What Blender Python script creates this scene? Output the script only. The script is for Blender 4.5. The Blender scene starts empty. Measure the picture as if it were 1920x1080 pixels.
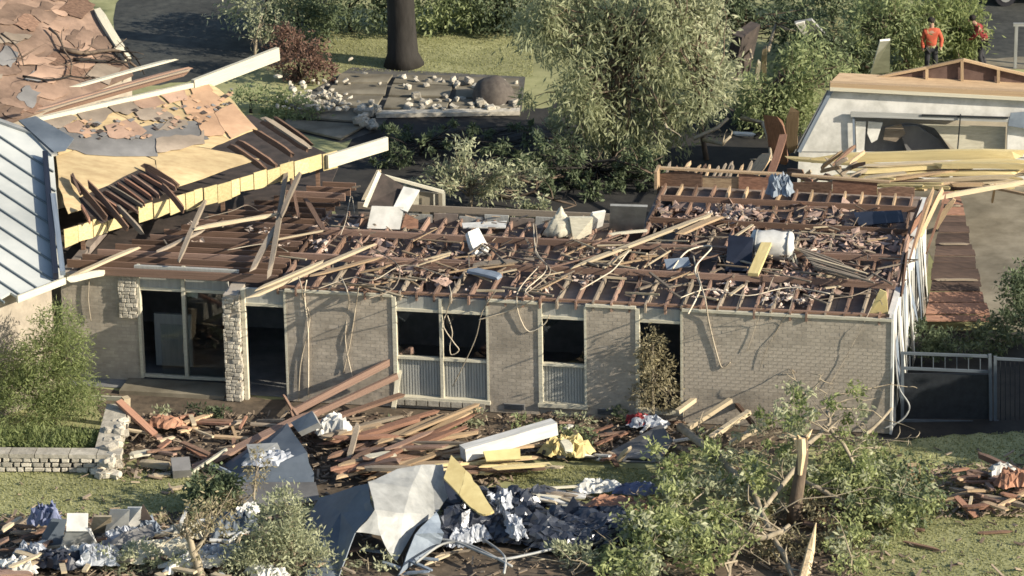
import bpy, bmesh, random
import numpy as np
from math import *
from mathutils import Matrix, Vector
RND = random.Random(7)
NR = np.random.RandomState(11)
SC = bpy.context.scene
COL = SC.collection

# ------------------------------------------------------------------ camera
PITCH = radians(20); ROLL = radians(1.0); DIST = 100.0; F = 7544.0
DV = Vector((0, cos(PITCH), -sin(PITCH)))
CAM = -DV * DIST
R0 = Vector((1, 0, 0)); U0 = Vector((0, sin(PITCH), cos(PITCH)))
RV = R0 * cos(ROLL) - U0 * sin(ROLL)
UV = U0 * cos(ROLL) + R0 * sin(ROLL)
cd = bpy.data.cameras.new('camera'); cam = bpy.data.objects.new('camera', cd); COL.objects.link(cam)
cd.sensor_width = 36; cd.lens = 36 * F / 1920; cd.clip_start = 1; cd.clip_end = 2000
cam.matrix_world = Matrix(((RV.x, UV.x, -DV.x, CAM.x), (RV.y, UV.y, -DV.y, CAM.y), (RV.z, UV.z, -DV.z, CAM.z), (0, 0, 0, 1)))
SC.camera = cam
# ------------------------------------------------------------------ light
SUN_EL = radians(23); SUN_AZ = radians(23)      # azimuth from +x towards the camera
wd = bpy.data.worlds.new('World'); SC.world = wd; wd.use_nodes = True
nt = wd.node_tree
sky = nt.nodes.new('ShaderNodeTexSky'); sky.sky_type = 'NISHITA'; sky.sun_disc = False
sky.sun_elevation = SUN_EL; sky.sun_rotation = radians(90) + SUN_AZ
bg = nt.nodes['Background']; bg.inputs[1].default_value = 0.09
nt.links.new(sky.outputs[0], bg.inputs[0])
sl = bpy.data.lights.new('sun', 'SUN'); sl.energy = 4.4; sl.angle = radians(0.5); sl.color = (1, .90, .74)
so = bpy.data.objects.new('sun', sl); COL.objects.link(so)
SUNV = Vector((cos(SUN_AZ) * cos(SUN_EL), -sin(SUN_AZ) * cos(SUN_EL), sin(SUN_EL)))
so.rotation_euler = SUNV.to_track_quat('Z', 'Y').to_euler(); so.location = (60, -30, 40)
SC.view_settings.view_transform = 'Standard'; SC.view_settings.look = 'None'
SC.view_settings.exposure = 1.0; SC.view_settings.gamma = 1
SC.cycles.filter_width = 1.6; SC.cycles.use_denoising = True

# ------------------------------------------------------------------ picking points
def ray(px, py): return DV * F + RV * (px - 960) + UV * (540 - py)
def g(px, py, z=0.0):
    v = ray(px, py); return CAM + v * ((z - CAM.z) / v.z)
def at(px, py, Y):
    v = ray(px, py); return CAM + v * ((Y - CAM.y) / v.y)
class Plane:
    def __init__(s, a, b, c):
        s.p = Vector(a); s.n = (Vector(b) - s.p).cross(Vector(c) - s.p).normalized()
        if s.n.z < 0: s.n = -s.n
    def at(s, px, py, off=0.0):
        v = ray(px, py); return CAM + v * ((s.p - CAM).dot(s.n) / v.dot(s.n)) + s.n * off
TH = radians(11)
UX = Vector((cos(TH), -sin(TH), 0)); UY = Vector((sin(TH), cos(TH), 0))
HO = g(1668, 815)
def H(s, t, z): return HO - UX * s + UY * t + Vector((0, 0, z))
def hz(px, py, z):
    p = g(px, py, z) - HO; return -p.dot(UX), p.dot(UY)
def jit(a): return RND.uniform(-a, a)

# ------------------------------------------------------------------ materials
MATS = {}
def mat(name, c1, c2=None, scale=3.0, rough=.85, bump=.25, metal=0.0, stretch=(1, 1, 1), orand=.0, tint=0.0, detail=6, c3=None, spec=.3, blotch=0.0, lo=.35, hi=.65):
    m = bpy.data.materials.new(name); m.use_nodes = True
    n = m.node_tree; L = n.links.new; b = n.nodes['Principled BSDF']
    b.inputs['Roughness'].default_value = rough; b.inputs['Metallic'].default_value = metal
    b.inputs['Specular IOR Level'].default_value = spec
    if c2 is None: c2 = tuple(x * .7 for x in c1)
    tc = n.nodes.new('ShaderNodeTexCoord'); mp = n.nodes.new('ShaderNodeMapping'); mp.inputs['Scale'].default_value = stretch
    L(tc.outputs['Object'], mp.inputs[0])
    nz = n.nodes.new('ShaderNodeTexNoise'); nz.inputs['Scale'].default_value = scale; nz.inputs['Detail'].default_value = detail
    nz.inputs['Roughness'].default_value = .65
    L(mp.outputs[0], nz.inputs[0])
    if orand:
        oi = n.nodes.new('ShaderNodeObjectInfo'); vm = n.nodes.new('ShaderNodeVectorMath'); vm.operation = 'ADD'
        ml = n.nodes.new('ShaderNodeMath'); ml.operation = 'MULTIPLY'; ml.inputs[1].default_value = 37
        L(oi.outputs['Random'], ml.inputs[0]); L(mp.outputs[0], vm.inputs[0]); L(ml.outputs[0], vm.inputs[1]); L(vm.outputs[0], nz.inputs[0])
    cr = n.nodes.new('ShaderNodeValToRGB'); e = cr.color_ramp.elements
    e[0].position = lo; e[1].position = hi; e[0].color = (*c2, 1); e[1].color = (*c1, 1)
    if c3:
        k = e.new((lo + hi) / 2); k.color = (*c3, 1)
    L(nz.outputs[0], cr.inputs[0]); out = cr.outputs[0]
    if blotch:
        n2 = n.nodes.new('ShaderNodeTexNoise'); n2.inputs['Scale'].default_value = scale * .17; n2.inputs['Detail'].default_value = 4
        L(tc.outputs['Object'], n2.inputs[0])
        mr = n.nodes.new('ShaderNodeMapRange'); mr.inputs[1].default_value = .35; mr.inputs[2].default_value = .65
        mr.inputs[3].default_value = 1 - blotch; mr.inputs[4].default_value = 1 + blotch * .4
        L(n2.outputs[0], mr.inputs[0])
        mx = n.nodes.new('ShaderNodeVectorMath'); mx.operation = 'SCALE'; L(out, mx.inputs[0]); L(mr.outputs[0], mx.inputs['Scale']); out = mx.outputs[0]
    if orand:
        mr = n.nodes.new('ShaderNodeMapRange'); mr.inputs[3].default_value = 1 - orand; mr.inputs[4].default_value = 1 + orand
        L(oi.outputs['Random'], mr.inputs[0])
        mx = n.nodes.new('ShaderNodeVectorMath'); mx.operation = 'SCALE'; L(out, mx.inputs[0]); L(mr.outputs[0], mx.inputs['Scale']); out = mx.outputs[0]
    if tint:
        a = n.nodes.new('ShaderNodeAttribute'); a.attribute_name = 'tint'
        mr = n.nodes.new('ShaderNodeMapRange'); mr.inputs[3].default_value = 1 - tint; mr.inputs[4].default_value = 1 + tint
        L(a.outputs['Fac'], mr.inputs[0])
        mx = n.nodes.new('ShaderNodeVectorMath'); mx.operation = 'SCALE'; L(out, mx.inputs[0]); L(mr.outputs[0], mx.inputs['Scale']); out = mx.outputs[0]
    L(out, b.inputs['Base Color'])
    if bump:
        bp = n.nodes.new('ShaderNodeBump'); bp.inputs['Strength'].default_value = bump; bp.inputs['Distance'].default_value = .03
        L(nz.outputs[0], bp.inputs['Height']); L(bp.outputs[0], b.inputs['Normal'])
    MATS[name] = m; return m
def leafmat(name, c1, c2, trans=.35):
    m = bpy.data.materials.new(name); m.use_nodes = True; n = m.node_tree; L = n.links.new
    n.nodes.remove(n.nodes['Principled BSDF'])
    a = n.nodes.new('ShaderNodeAttribute'); a.attribute_name = 'tint'
    cr = n.nodes.new('ShaderNodeValToRGB'); cr.color_ramp.elements[0].color = (*c1, 1); cr.color_ramp.elements[1].color = (*c2, 1)
    L(a.outputs['Fac'], cr.inputs[0])
    d = n.nodes.new('ShaderNodeBsdfPrincipled'); d.inputs['Roughness'].default_value = .55; d.inputs['Specular IOR Level'].default_value = .3
    t = n.nodes.new('ShaderNodeBsdfTranslucent'); mx = n.nodes.new('ShaderNodeMixShader'); mx.inputs[0].default_value = trans
    L(cr.outputs[0], d.inputs['Base Color']); L(cr.outputs[0], t.inputs[0]); L(d.outputs[0], mx.inputs[1]); L(t.outputs[0], mx.inputs[2])
    L(mx.outputs[0], n.nodes['Material Output'].inputs[0]); MATS[name] = m; return m

GR = (1, 14, 14)
M_joist = mat('joist_wood', (.31, .205, .155), (.135, .085, .063), 3, stretch=(.7, 9, 9), orand=.35)
M_brown = mat('brown_wood', (.21, .13, .09), (.09, .055, .038), 3, stretch=(.7, 9, 9), orand=.4)
M_red = mat('reddish_wood', (.30, .165, .11), (.15, .08, .055), 3, stretch=(.7, 9, 9), orand=.3)
M_grey = mat('weathered_wood', (.30, .25, .19), (.16, .13, .10), 3, stretch=(.7, 9, 9), orand=.3)
M_tan = mat('tan_wood', (.46, .34, .21), (.28, .19, .115), 3, stretch=(.7, 9, 9), orand=.3)
M_pale = mat('pale_wood', (.52, .44, .31), (.35, .28, .18), 3, stretch=(.7, 8, 8), orand=.2)
M_yel = mat('yellow_wood', (.56, .47, .25), (.40, .32, .16), 3, stretch=(.7, 8, 8), orand=.2)
M_cream = mat('cream_paint', (.56, .53, .42), (.43, .40, .31), 4, stretch=(1, 5, 5), orand=.12, rough=.7)
M_white = mat('white_paint', (.68, .67, .63), (.47, .465, .43), 2.5, rough=.6, orand=.08, bump=.1)
M_whiteM = mat('white_metal', (.38, .385, .37), (.24, .245, .235), 2.5, rough=.5, blotch=.35, bump=.1, spec=.5)
M_ply = mat('plywood', (.56, .44, .25), (.42, .31, .17), 2.0, stretch=(1, 3, 3), orand=.12, blotch=.3)
M_felt_red = mat('red_felt', (.40, .27, .195), (.27, .18, .13), 1.6, orand=.25, bump=.3, blotch=.35)
M_felt_org = mat('orange_felt', (.52, .34, .215), (.38, .24, .15), 1.6, orand=.15, bump=.3, blotch=.3)
M_dplank = mat('dark_plank', (.10, .066, .05), (.05, .034, .027), 3, stretch=(.7, 5, 5), orand=.3, blotch=.3)
M_felt_tan = mat('tan_felt', (.33, .27, .21), (.22, .18, .14), 1.6, orand=.2, bump=.3, blotch=.35)
M_felt_grey = mat('grey_felt', (.22, .215, .21), (.15, .148, .145), 1.8, orand=.15, bump=.25, blotch=.3)
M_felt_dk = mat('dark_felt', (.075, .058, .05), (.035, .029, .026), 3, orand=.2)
M_shing = mat('brown_shingle', (.27, .185, .135), (.155, .105, .078), 2.2, orand=.25, bump=.4, blotch=.45)
M_mortar = mat('mortar', (.39, .345, .285), (.33, .29, .24), 8)
M_brick = mat('tan_brick', (.425, .372, .30), (.34, .297, .24), 5, tint=.10, bump=.2, orand=.05, blotch=.3)
M_stone = mat('pale_stone', (.50, .46, .38), (.30, .275, .225), 6, orand=.35, bump=.5)
M_sdark = mat('dark_mortar', (.05, .045, .04), (.03, .028, .026), 8)
M_panel = mat('grey_panel', (.36, .36, .33), (.29, .29, .27), 3, stretch=(6, 6, .5), orand=.05)
M_dark = mat('dark_interior', (.24, .24, .235), (.15, .15, .15), 2)
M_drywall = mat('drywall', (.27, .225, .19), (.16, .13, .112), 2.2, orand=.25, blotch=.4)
M_insul = mat('insulation', (.40, .29, .24), (.24, .165, .13), 8, bump=.6, tint=.3)
M_fluff = mat('pale_fluff', (.58, .48, .40), (.38, .30, .245), 8, bump=.6, tint=.3)
M_gmetal = mat('dark_metal', (.03, .035, .042), (.02, .023, .028), 5, rough=.5, metal=.3)
M_blue = mat('slate_sheet', (.13, .155, .185), (.08, .10, .125), 1.2, rough=.5, bump=.15, blotch=.3)
M_navy = mat('navy_plastic', (.022, .027, .042), (.014, .017, .027), 3, rough=.4)
M_foil = mat('crumpled_plastic', (.06, .066, .08), (.02, .025, .04), 4, rough=.25, metal=.2, bump=.4, spec=.6)
M_foilw = mat('pale_plastic', (.50, .52, .55), (.22, .24, .28), 4, rough=.3, bump=.3, spec=.5)
M_bluetarp = mat('blue_tarp', (.17, .195, .30), (.09, .105, .18), 3, rough=.45)
M_rust = mat('rusty_sheet', (.46, .25, .16), (.28, .14, .09), 3, bump=.4, blotch=.4)
M_foam = mat('yellow_foam', (.62, .52, .25), (.50, .40, .18), 2.5, orand=.08)
M_roofm = mat('standing_seam_steel', (.47, .485, .46), (.39, .41, .395), 1.2, rough=.5, bump=.08, spec=.5, blotch=.2)
M_seam = mat('seam_steel', (.17, .20, .21), (.12, .14, .15), 2, rough=.5)
M_gut = mat('blue_grey_gutter', (.22, .26, .31), (.13, .16, .2), 2, rough=.5)
M_conc = mat('concrete', (.25, .222, .165), (.15, .13, .093), 1.5, bump=.15, blotch=.45, detail=9)
M_asph = mat('asphalt', (.065, .066, .058), (.028, .03, .028), 3, bump=.3, blotch=.3, detail=9)
M_cable = mat('cable', (.52, .46, .36), (.36, .30, .22), 3, orand=.4)
M_cabled = mat('dark_cable', (.06, .05, .05), (.04, .035, .035), 3)
M_bark = mat('bark', (.16, .12, .085), (.07, .052, .04), 5, stretch=(1, 1, .3), bump=.6, orand=.1)
M_barkp = mat('pale_bark', (.34, .29, .21), (.20, .165, .115), 5, stretch=(1, 1, .3), bump=.5, orand=.1)
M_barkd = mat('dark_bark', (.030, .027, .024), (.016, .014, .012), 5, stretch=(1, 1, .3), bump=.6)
M_split = mat('split_wood', (.70, .56, .36), (.50, .36, .2), 3, stretch=(5, 5, .5), bump=.5)
M_glass = bpy.data.materials.new('glass'); M_glass.use_nodes = True
_b = M_glass.node_tree.nodes['Principled BSDF']; _b.inputs['Base Color'].default_value = (.75, .8, .8, 1); _b.inputs['Transmission Weight'].default_value = 1; _b.inputs['Roughness'].default_value = .02; _b.inputs['IOR'].default_value = 1.4
M_skin = mat('skin', (.35, .22, .16), (.3, .18, .13), 8, bump=0)
M_orange = mat('orange_cloth', (.46, .10, .055), (.32, .065, .035), 5, bump=.2)
M_redc = mat('red_cloth', (.24, .035, .035), (.16, .02, .025), 5, bump=.2)
M_trou = mat('dark_cloth', (.03, .03, .035), (.02, .02, .025), 5)
M_hair = mat('dark_hair', (.02, .016, .014), (.012, .01, .01), 8)
L_will = leafmat('willow_leaf', (.20, .225, .12), (.47, .49, .30), .5)
L_green = leafmat('green_leaf', (.15, .19, .085), (.42, .47, .235), .5)
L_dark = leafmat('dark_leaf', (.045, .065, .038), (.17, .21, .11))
L_bush = leafmat('bush_leaf', (.13, .165, .06), (.35, .40, .17), .5)
L_tree = leafmat('tree_leaf', (.17, .205, .08), (.48, .52, .24), .5)
L_pale = leafmat('pale_leaf', (.20, .225, .13), (.52, .53, .35), .4)
L_dry = leafmat('dry_leaf', (.17, .15, .085), (.42, .37, .23))
L_grass = leafmat('grass_blade', (.24, .25, .11), (.40, .40, .20), .5)
L_brush = leafmat('brown_brush', (.10, .06, .045), (.25, .15, .11))

# ------------------------------------------------------------------ object helpers
WM = {}
def place(o, M, parent=None):
    COL.objects.link(o); WM[o.name] = M.copy()
    if parent is not None:
        o.parent = parent; o.matrix_parent_inverse = WM[parent.name].inverted()
    o.matrix_basis = M
    return o
def tag(o, label=None, cat=None, group=None, kind=None):
    if label: o['label'] = label
    if cat: o['category'] = cat
    if group: o['group'] = group
    if kind: o['kind'] = kind
    return o
def thing(name, loc, label, cat, group=None):
    o = bpy.data.objects.new(name, None); o.empty_display_size = .2
    place(o, Matrix.Translation(Vector(loc))); return tag(o, label, cat, group)
def mk(name, verts, faces, m, parent=None, smooth=False, tint=None, origin=None):
    v = np.array([tuple(p) for p in verts], dtype=float) if not isinstance(verts, np.ndarray) else verts
    if origin is None:
        lo, hi = v.min(0), v.max(0); origin = ((lo[0] + hi[0]) / 2, (lo[1] + hi[1]) / 2, lo[2])
    v = v - np.array(origin)
    me = bpy.data.meshes.new(name); me.from_pydata(v.tolist(), [], faces if isinstance(faces, list) else faces.tolist())
    if m: me.materials.append(m)
    if smooth: me.polygons.foreach_set('use_smooth', [True] * len(me.polygons))
    if tint is not None:
        a = me.attributes.new('tint', 'FLOAT', 'POINT'); a.data.foreach_set('value', np.asarray(tint, dtype=np.float32))
    me.update()
    return place(bpy.data.objects.new(name, me), Matrix.Translation(Vector(origin)), parent)
BOXF = [(0, 3, 2, 1), (4, 5, 6, 7), (0, 1, 5, 4), (1, 2, 6, 5), (2, 3, 7, 6), (3, 0, 4, 7)]
class MB:
    def __init__(s): s.v = []; s.f = []; s.t = []
    def add(s, vs, fs, t=.5):
        k = len(s.v); s.v += [Vector(p) for p in vs]; s.f += [tuple(i + k for i in f) for f in fs]; s.t += [t] * len(vs); return s
    def hexa(s, p, t=.5): return s.add(p, BOXF, t)
    def hbox(s, s0, s1, t0, t1, z0, z1, t=.5):     # box in house coordinates
        return s.hexa([H(s1, t0, z0), H(s0, t0, z0), H(s0, t1, z0), H(s1, t1, z0), H(s1, t0, z1), H(s0, t0, z1), H(s0, t1, z1), H(s1, t1, z1)], t)
    def beam(s, p0, p1, w, h, t=.5, up=Vector((0, 0, 1))):
        p0 = Vector(p0); p1 = Vector(p1); x = (p1 - p0).normalized(); y = up.cross(x)
        y = y.normalized() if y.length > 1e-4 else Vector((0, 1, 0)); z = x.cross(y); y = y * w / 2; z = z * h / 2
        return s.hexa([p0 - y - z, p1 - y - z, p1 + y - z, p0 + y - z, p0 - y + z, p1 - y + z, p1 + y + z, p0 + y + z], t)
    def tube(s, pts, r, n=6, t=.5, cap=True):
        pts = [Vector(p) for p in pts]; k = len(s.v); N = len(pts)
        rs = r if isinstance(r, (list, tuple)) else [r] * N
        for i, p in enumerate(pts):
            x = (pts[min(i + 1, N - 1)] - pts[max(i - 1, 0)]).normalized()
            a = Vector((0, 0, 1)) if abs(x.z) < .9 else Vector((1, 0, 0))
            y = a.cross(x).normalized(); z = x.cross(y)
            for j in range(n):
                q = 2 * pi * j / n; s.v.append(p + (y * cos(q) + z * sin(q)) * rs[i]); s.t.append(t)
        for i in range(N - 1):
            for j in range(n):
                s.f.append((k + i * n + j, k + i * n + (j + 1) % n, k + (i + 1) * n + (j + 1) % n, k + (i + 1) * n + j))
        if cap: s.f.append(tuple(k + j for j in reversed(range(n)))); s.f.append(tuple(k + (N - 1) * n + j for j in range(n)))
        return s
    def prism(s, poly, thick, nrm=None, t=.5):
        poly = [Vector(p) for p in poly]; n = len(poly)
        if nrm is None:
            nrm = Vector((0, 0, 0))
            for i in range(n): nrm += (poly[i] - poly[0]).cross(poly[(i + 1) % n] - poly[0])
            nrm.normalize()
        bot = [p - nrm * thick for p in poly]
        fs = [tuple(range(n)), tuple(range(2 * n - 1, n - 1, -1))] + [(i, i + n, (i + 1) % n + n, (i + 1) % n) for i in range(n)]
        return s.add(poly + bot, fs, t)
    def build(s, name, m, parent=None, smooth=False, tint=False):
        return mk(name, s.v, s.f, m, parent, smooth, s.t if tint else None)
def fixn(o):
    b = bmesh.new(); b.from_mesh(o.data); bmesh.ops.recalc_face_normals(b, faces=b.faces); b.to_mesh(o.data); b.free(); return o

# planks: shared unit meshes, splintered ends and a little bow
PCACHE = {}
def plank_mesh(m, var, clean):
    key = (m.name, var, clean)
    if key in PCACHE: return PCACHE[key]
    r = random.Random(var * 31 + 5); n = 5; vs = []; fs = []
    bow = r.uniform(-.2, .2); bz = r.uniform(-.2, .2)
    for i in range(n + 1):
        u = i / n; c = 4 * u * (1 - u)
        for (y, z) in ((-.5, -.5), (.5, -.5), (.5, .5), (-.5, .5)):
            x = u - .5
            if not clean and i in (0, n): x += (1 if i == 0 else -1) * r.uniform(0, .11)
            k = 1 if clean else (r.uniform(.35, 1.0) if i in (0, n) else r.uniform(.9, 1.08))
            vs.append((x, y * k + (0 if clean else bow * c), z * k + (0 if clean else bz * c)))
    for i in range(n):
        for j in range(4): fs.append((i * 4 + j, (i + 1) * 4 + j, (i + 1) * 4 + (j + 1) % 4, i * 4 + (j + 1) % 4))
    fs.append((3, 2, 1, 0)[::-1]); fs.append(tuple(n * 4 + j for j in (3, 2, 1, 0)))
    me = bpy.data.meshes.new('plank'); me.from_pydata(vs, [], fs); me.materials.append(m)
    b = bmesh.new(); b.from_mesh(me); bmesh.ops.recalc_face_normals(b, faces=b.faces); b.to_mesh(me); b.free()
    PCACHE[key] = me; return me
def plank(p0, p1, w, h, m, parent=None, name='plank', roll=0.0, clean=False, up=Vector((0, 0, 1))):
    p0 = Vector(p0); p1 = Vector(p1); x = p1 - p0; L = x.length; x.normalize()
    y = up.cross(x)
    y = y.normalized() if y.length > 1e-3 else Vector((0, 1, 0)); z = x.cross(y)
    if roll: y, z = y * cos(roll) + z * sin(roll), z * cos(roll) - y * sin(roll)
    c = (p0 + p1) / 2; x = x * L; y = y * w; z = z * h
    M = Matrix(((x.x, y.x, z.x, c.x), (x.y, y.y, z.y, c.y), (x.z, y.z, z.z, c.z), (0, 0, 0, 1)))
    return place(bpy.data.objects.new(name, plank_mesh(m, RND.randrange(5), clean)), M, parent)
def jag(pts, amp, n=4):
    out = []
    for i in range(len(pts)):
        a, b = Vector(pts[i]), Vector(pts[(i + 1) % len(pts)]); e = b - a
        for k in range(n):
            q = a + e * (k / n)
            if k: q = q + Vector((jit(amp), jit(amp), 0))
            out.append((q.x, q.y))
    return out
def plate(pl, px, thick, off, name, m, parent=None, jagged=0.0, n=4):
    pts = [(p[0], p[1], 0) for p in px]
    if jagged: pts = jag(pts, jagged, n)
    b = MB(); b.prism([pl.at(p[0], p[1], off) for p in pts], thick, pl.n)
    return fixn(b.build(name, m, parent))
def solid(name, verts, faces, thick, m, parent=None, smooth=False, sub=0, noise=0.0):
    o = mk(name, verts, faces, m, parent, smooth)
    b = bmesh.new(); b.from_mesh(o.data)
    if sub:
        bmesh.ops.subdivide_edges(b, edges=b.edges, cuts=sub, use_grid_fill=True)
        for v in b.verts: v.co += Vector((jit(noise), jit(noise), jit(noise)))
    bmesh.ops.recalc_face_normals(b, faces=b.faces)
    b.to_mesh(o.data); b.free(); md = o.modifiers.new('thickness', 'SOLIDIFY'); md.thickness = thick; md.offset = 0; return o
def sheet(name, px, z, m, jagged=6, n=5, kind='structure'):   # ground patch
    pts = jag([(p[0], p[1], 0) for p in px], jagged, n) if jagged else px
    v = [g(p[0], p[1], z) for p in pts]
    o = mk(name, v, [tuple(range(len(v)))], m, origin=(0, 0, z)); fixn(o)
    return tag(o, kind=kind)

# leaves
def leaf_arrays(clumps, ll, lw, droop=.2, sub=28, spread=.32, shell=.5):
    V = []; T = []
    for (c, rad, n) in clumps:
        c = np.array(tuple(c)); rad = np.array(rad if isinstance(rad, tuple) else (rad,) * 3)
        ns = max(1, n // sub)
        d = NR.normal(size=(ns, 3)); d /= np.linalg.norm(d, axis=1)[:, None]
        sc = d * (shell + (1 - shell) * NR.rand(ns, 1)) ** .8
        st = NR.rand(ns)
        idx = NR.randint(0, ns, n)
        p = c + (sc[idx] + NR.normal(size=(n, 3)) * spread * .55) * rad
        p[:, 2] = np.maximum(p[:, 2], .03)
        out = d[idx]
        dr = out * .6 + NR.normal(size=(n, 3)) * .7; dr[:, 2] -= droop
        dr /= np.linalg.norm(dr, axis=1)[:, None]
        sd = np.cross(dr, NR.normal(size=(n, 3))); sd /= np.linalg.norm(sd, axis=1)[:, None]
        L = ll * NR.uniform(.6, 1.3, (n, 1)); Wd = lw * NR.uniform(.6, 1.3, (n, 1))
        nr = np.cross(dr, sd)
        q = np.stack([p, p + dr * L * .45 + sd * Wd / 2 + nr * Wd * .15, p + dr * L, p + dr * L * .45 - sd * Wd / 2 + nr * Wd * .15], 1)
        V.append(q.reshape(-1, 3))
        t = np.clip(st[idx] * .55 + NR.rand(n) * .45, 0, 1); T.append(np.repeat(t, 4))
    V = np.concatenate(V); T = np.concatenate(T); k = len(V) // 4
    return V, np.arange(k * 4).reshape(k, 4), T
def foliage(name, clumps, ll, lw, m, parent=None, **kw):
    V, Fc, T = leaf_arrays(clumps, ll, lw, **kw)
    return mk(name, V, Fc, m, parent, tint=T)
def curve_pts(a, b, bend=.15, n=5):
    a = Vector(a); b = Vector(b); L = (b - a).length; o = Vector((jit(1), jit(1), jit(.5))) * L * bend
    return [a.lerp(b, i / n) + o * (4 * (i / n) * (1 - i / n)) + Vector((jit(1), jit(1), jit(1))) * L * .02 for i in range(n + 1)]
def tree(name, base, top, r, clumps, ll, lw, lm, bm, label, cat='tree', group=None, twigs=3, crown='crown', trunk='trunk', **kw):
    t = thing(name, base, label, cat, group)
    b = MB(); base = Vector(base); top = Vector(top)
    b.tube(curve_pts(base, top, .06, 6), [r * (1.25 - .9 * i / 6) for i in range(7)], 8)
    b.build(trunk, bm, t, True)
    k = MB()
    for (c, rad, n) in clumps:
        c = Vector(c); rr = rad if isinstance(rad, tuple) else (rad,) * 3
        f = RND.uniform(.35, .95); st = base.lerp(top, f)
        k.tube(curve_pts(st, c, .12, 5), [r * .45 * (1 - .75 * i / 5) for i in range(6)], 5)
        for _ in range(twigs):
            e = c + Vector((jit(rr[0]), jit(rr[1]), jit(rr[2]))) * .95
            e.z = max(e.z, .05)
            k.tube(curve_pts(c.lerp(st, .3), e, .15, 4), [r * .18, r * .15, r * .12, r * .09, r * .05], 4)
    k.build('branches', bm, t, True)
    foliage(crown, clumps, ll, lw, lm, t, **kw)
    return t
def cable(pts, r, m, label, group=None, name='cable', cat='cable'):
    # smooth through control points
    P = [Vector(p) for p in pts]; out = []
    for i in range(len(P) - 1):
        p0 = P[max(i - 1, 0)]; p1 = P[i]; p2 = P[i + 1]; p3 = P[min(i + 2, len(P) - 1)]
        for k in range(5):
            t = k / 5
            out.append(.5 * ((2 * p1) + (p2 - p0) * t + (2 * p0 - 5 * p1 + 4 * p2 - p3) * t * t + (3 * p1 - p0 - 3 * p2 + p3) * t ** 3))
    out.append(P[-1])
    b = MB(); b.tube(out, r, 5); return tag(b.build(name, m, None, True), label, cat, group)
def chunk_mesh(name, m, seed, n=1, amp=.35):
    r = random.Random(seed); b = bmesh.new(); bmesh.ops.create_icosphere(b, subdivisions=n, radius=.5)
    for v in b.verts: v.co *= 1 + r.uniform(-amp, amp)
    me = bpy.data.meshes.new(name); b.to_mesh(me); b.free(); me.materials.append(m); return me
def put(me, name, loc, sc, parent=None, rot=None):
    rt = Matrix.Rotation(jit(pi), 4, 'Z') @ Matrix.Rotation(jit(.5), 4, 'X') if rot is None else rot
    M = Matrix.Translation(Vector(loc)) @ rt @ Matrix.Diagonal((*sc, 1))
    return place(bpy.data.objects.new(name, me), M, parent)
def crumple(name, px, z0, size, amp, m, n=22, seed=0, label=None, cat=None, rot=0, tall=0.0, smooth=False):
    r = np.random.RandomState(seed); c = g(*px, z0)
    fr = r.normal(size=(9, 2)) * 3; ph = r.rand(9) * 6.3; am = r.rand(9)
    vs = []
    for i in range(n + 1):
        for j in range(n + 1):
            u, v = i / n - .5, j / n - .5
            hgt = sum(am[k] * abs(sin(fr[k][0] * u * 4 + fr[k][1] * v * 4 + ph[k])) for k in range(9)) / 4
            e = 1 - max(abs(u), abs(v)) * 2
            x = u * size[0] * (1 + .25 * sin(7 * v + ph[0])) + r.uniform(-.5, .5) * amp * .25; y = v * size[1] * (1 + .25 * sin(6 * u + ph[1])) + r.uniform(-.5, .5) * amp * .25
            X = x * cos(rot) - y * sin(rot); Y = x * sin(rot) + y * cos(rot)
            zz = amp * hgt * (.25 + min(1, e * 3)) + tall * max(0, e) + r.uniform(0, .12) * amp
            vs.append(c + Vector((X, Y, max(zz, .01))))
    fs = [(i * (n + 1) + j, (i + 1) * (n + 1) + j, (i + 1) * (n + 1) + j + 1, i * (n + 1) + j + 1) for i in range(n) for j in range(n)]
    o = solid(name, vs, fs, .012, m, smooth=smooth)
    if label: tag(o, label, cat)
    return o

def cword(m): return {'joist_wood': 'dark brown', 'brown_wood': 'brown', 'reddish_wood': 'reddish', 'weathered_wood': 'grey', 'tan_wood': 'tan', 'pale_wood': 'pale', 'yellow_wood': 'yellow', 'cream_paint': 'cream', 'white_paint': 'white', 'dark_felt': 'black', 'dark_metal': 'blackish', 'blue_grey_gutter': 'blue grey'}[m.name]
def lab(m, p0, p1, box, where):
    """how a plank of a heap is told from the others: colour, length, place within the heap"""
    x = ((p0[0] + p1[0]) / 2 - box[0]) / (box[2] - box[0]); y = ((p0[1] + p1[1]) / 2 - box[1]) / (box[3] - box[1]); L = hypot(p1[0] - p0[0], p1[1] - p0[1]) / (box[2] - box[0])
    where = where.strip(); h = 'far left' if x < .2 else 'left' if x < .4 else 'middle' if x < .6 else 'right' if x < .8 else 'far right'
    v = 'upper edge' if y < .3 else 'centre line' if y < .65 else 'lower edge'
    return '%s %s board, %s, %s of the %s' % ('long' if L > .38 else 'short' if L < .18 else 'medium', cword(m), h, v, where)
class Joined:
    """many small sticks joined into one stuff object"""
    def __init__(s): s.g = {}
    def add(s, p0, p1, w, h, m):
        b = s.g.setdefault(m.name, MB()); p0 = Vector(p0); p1 = Vector(p1); q = p0.lerp(p1, .5) + Vector((jit(.02), jit(.02), jit(.01)))
        b.beam(p0, p1, w, h)
    def build(s, name, label):
        V = []; F_ = []; mi = []; ms = []
        for k, b in s.g.items():
            o = len(V); V += b.v; F_ += [tuple(i + o for i in f) for f in b.f]; mi += [len(ms)] * len(b.f); ms.append(MATS[k])
        ob = mk(name, V, F_, None)
        for m in ms: ob.data.materials.append(m)
        ob.data.polygons.foreach_set('material_index', mi); fixn(ob); return tag(ob, label, 'debris', kind='stuff')

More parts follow.
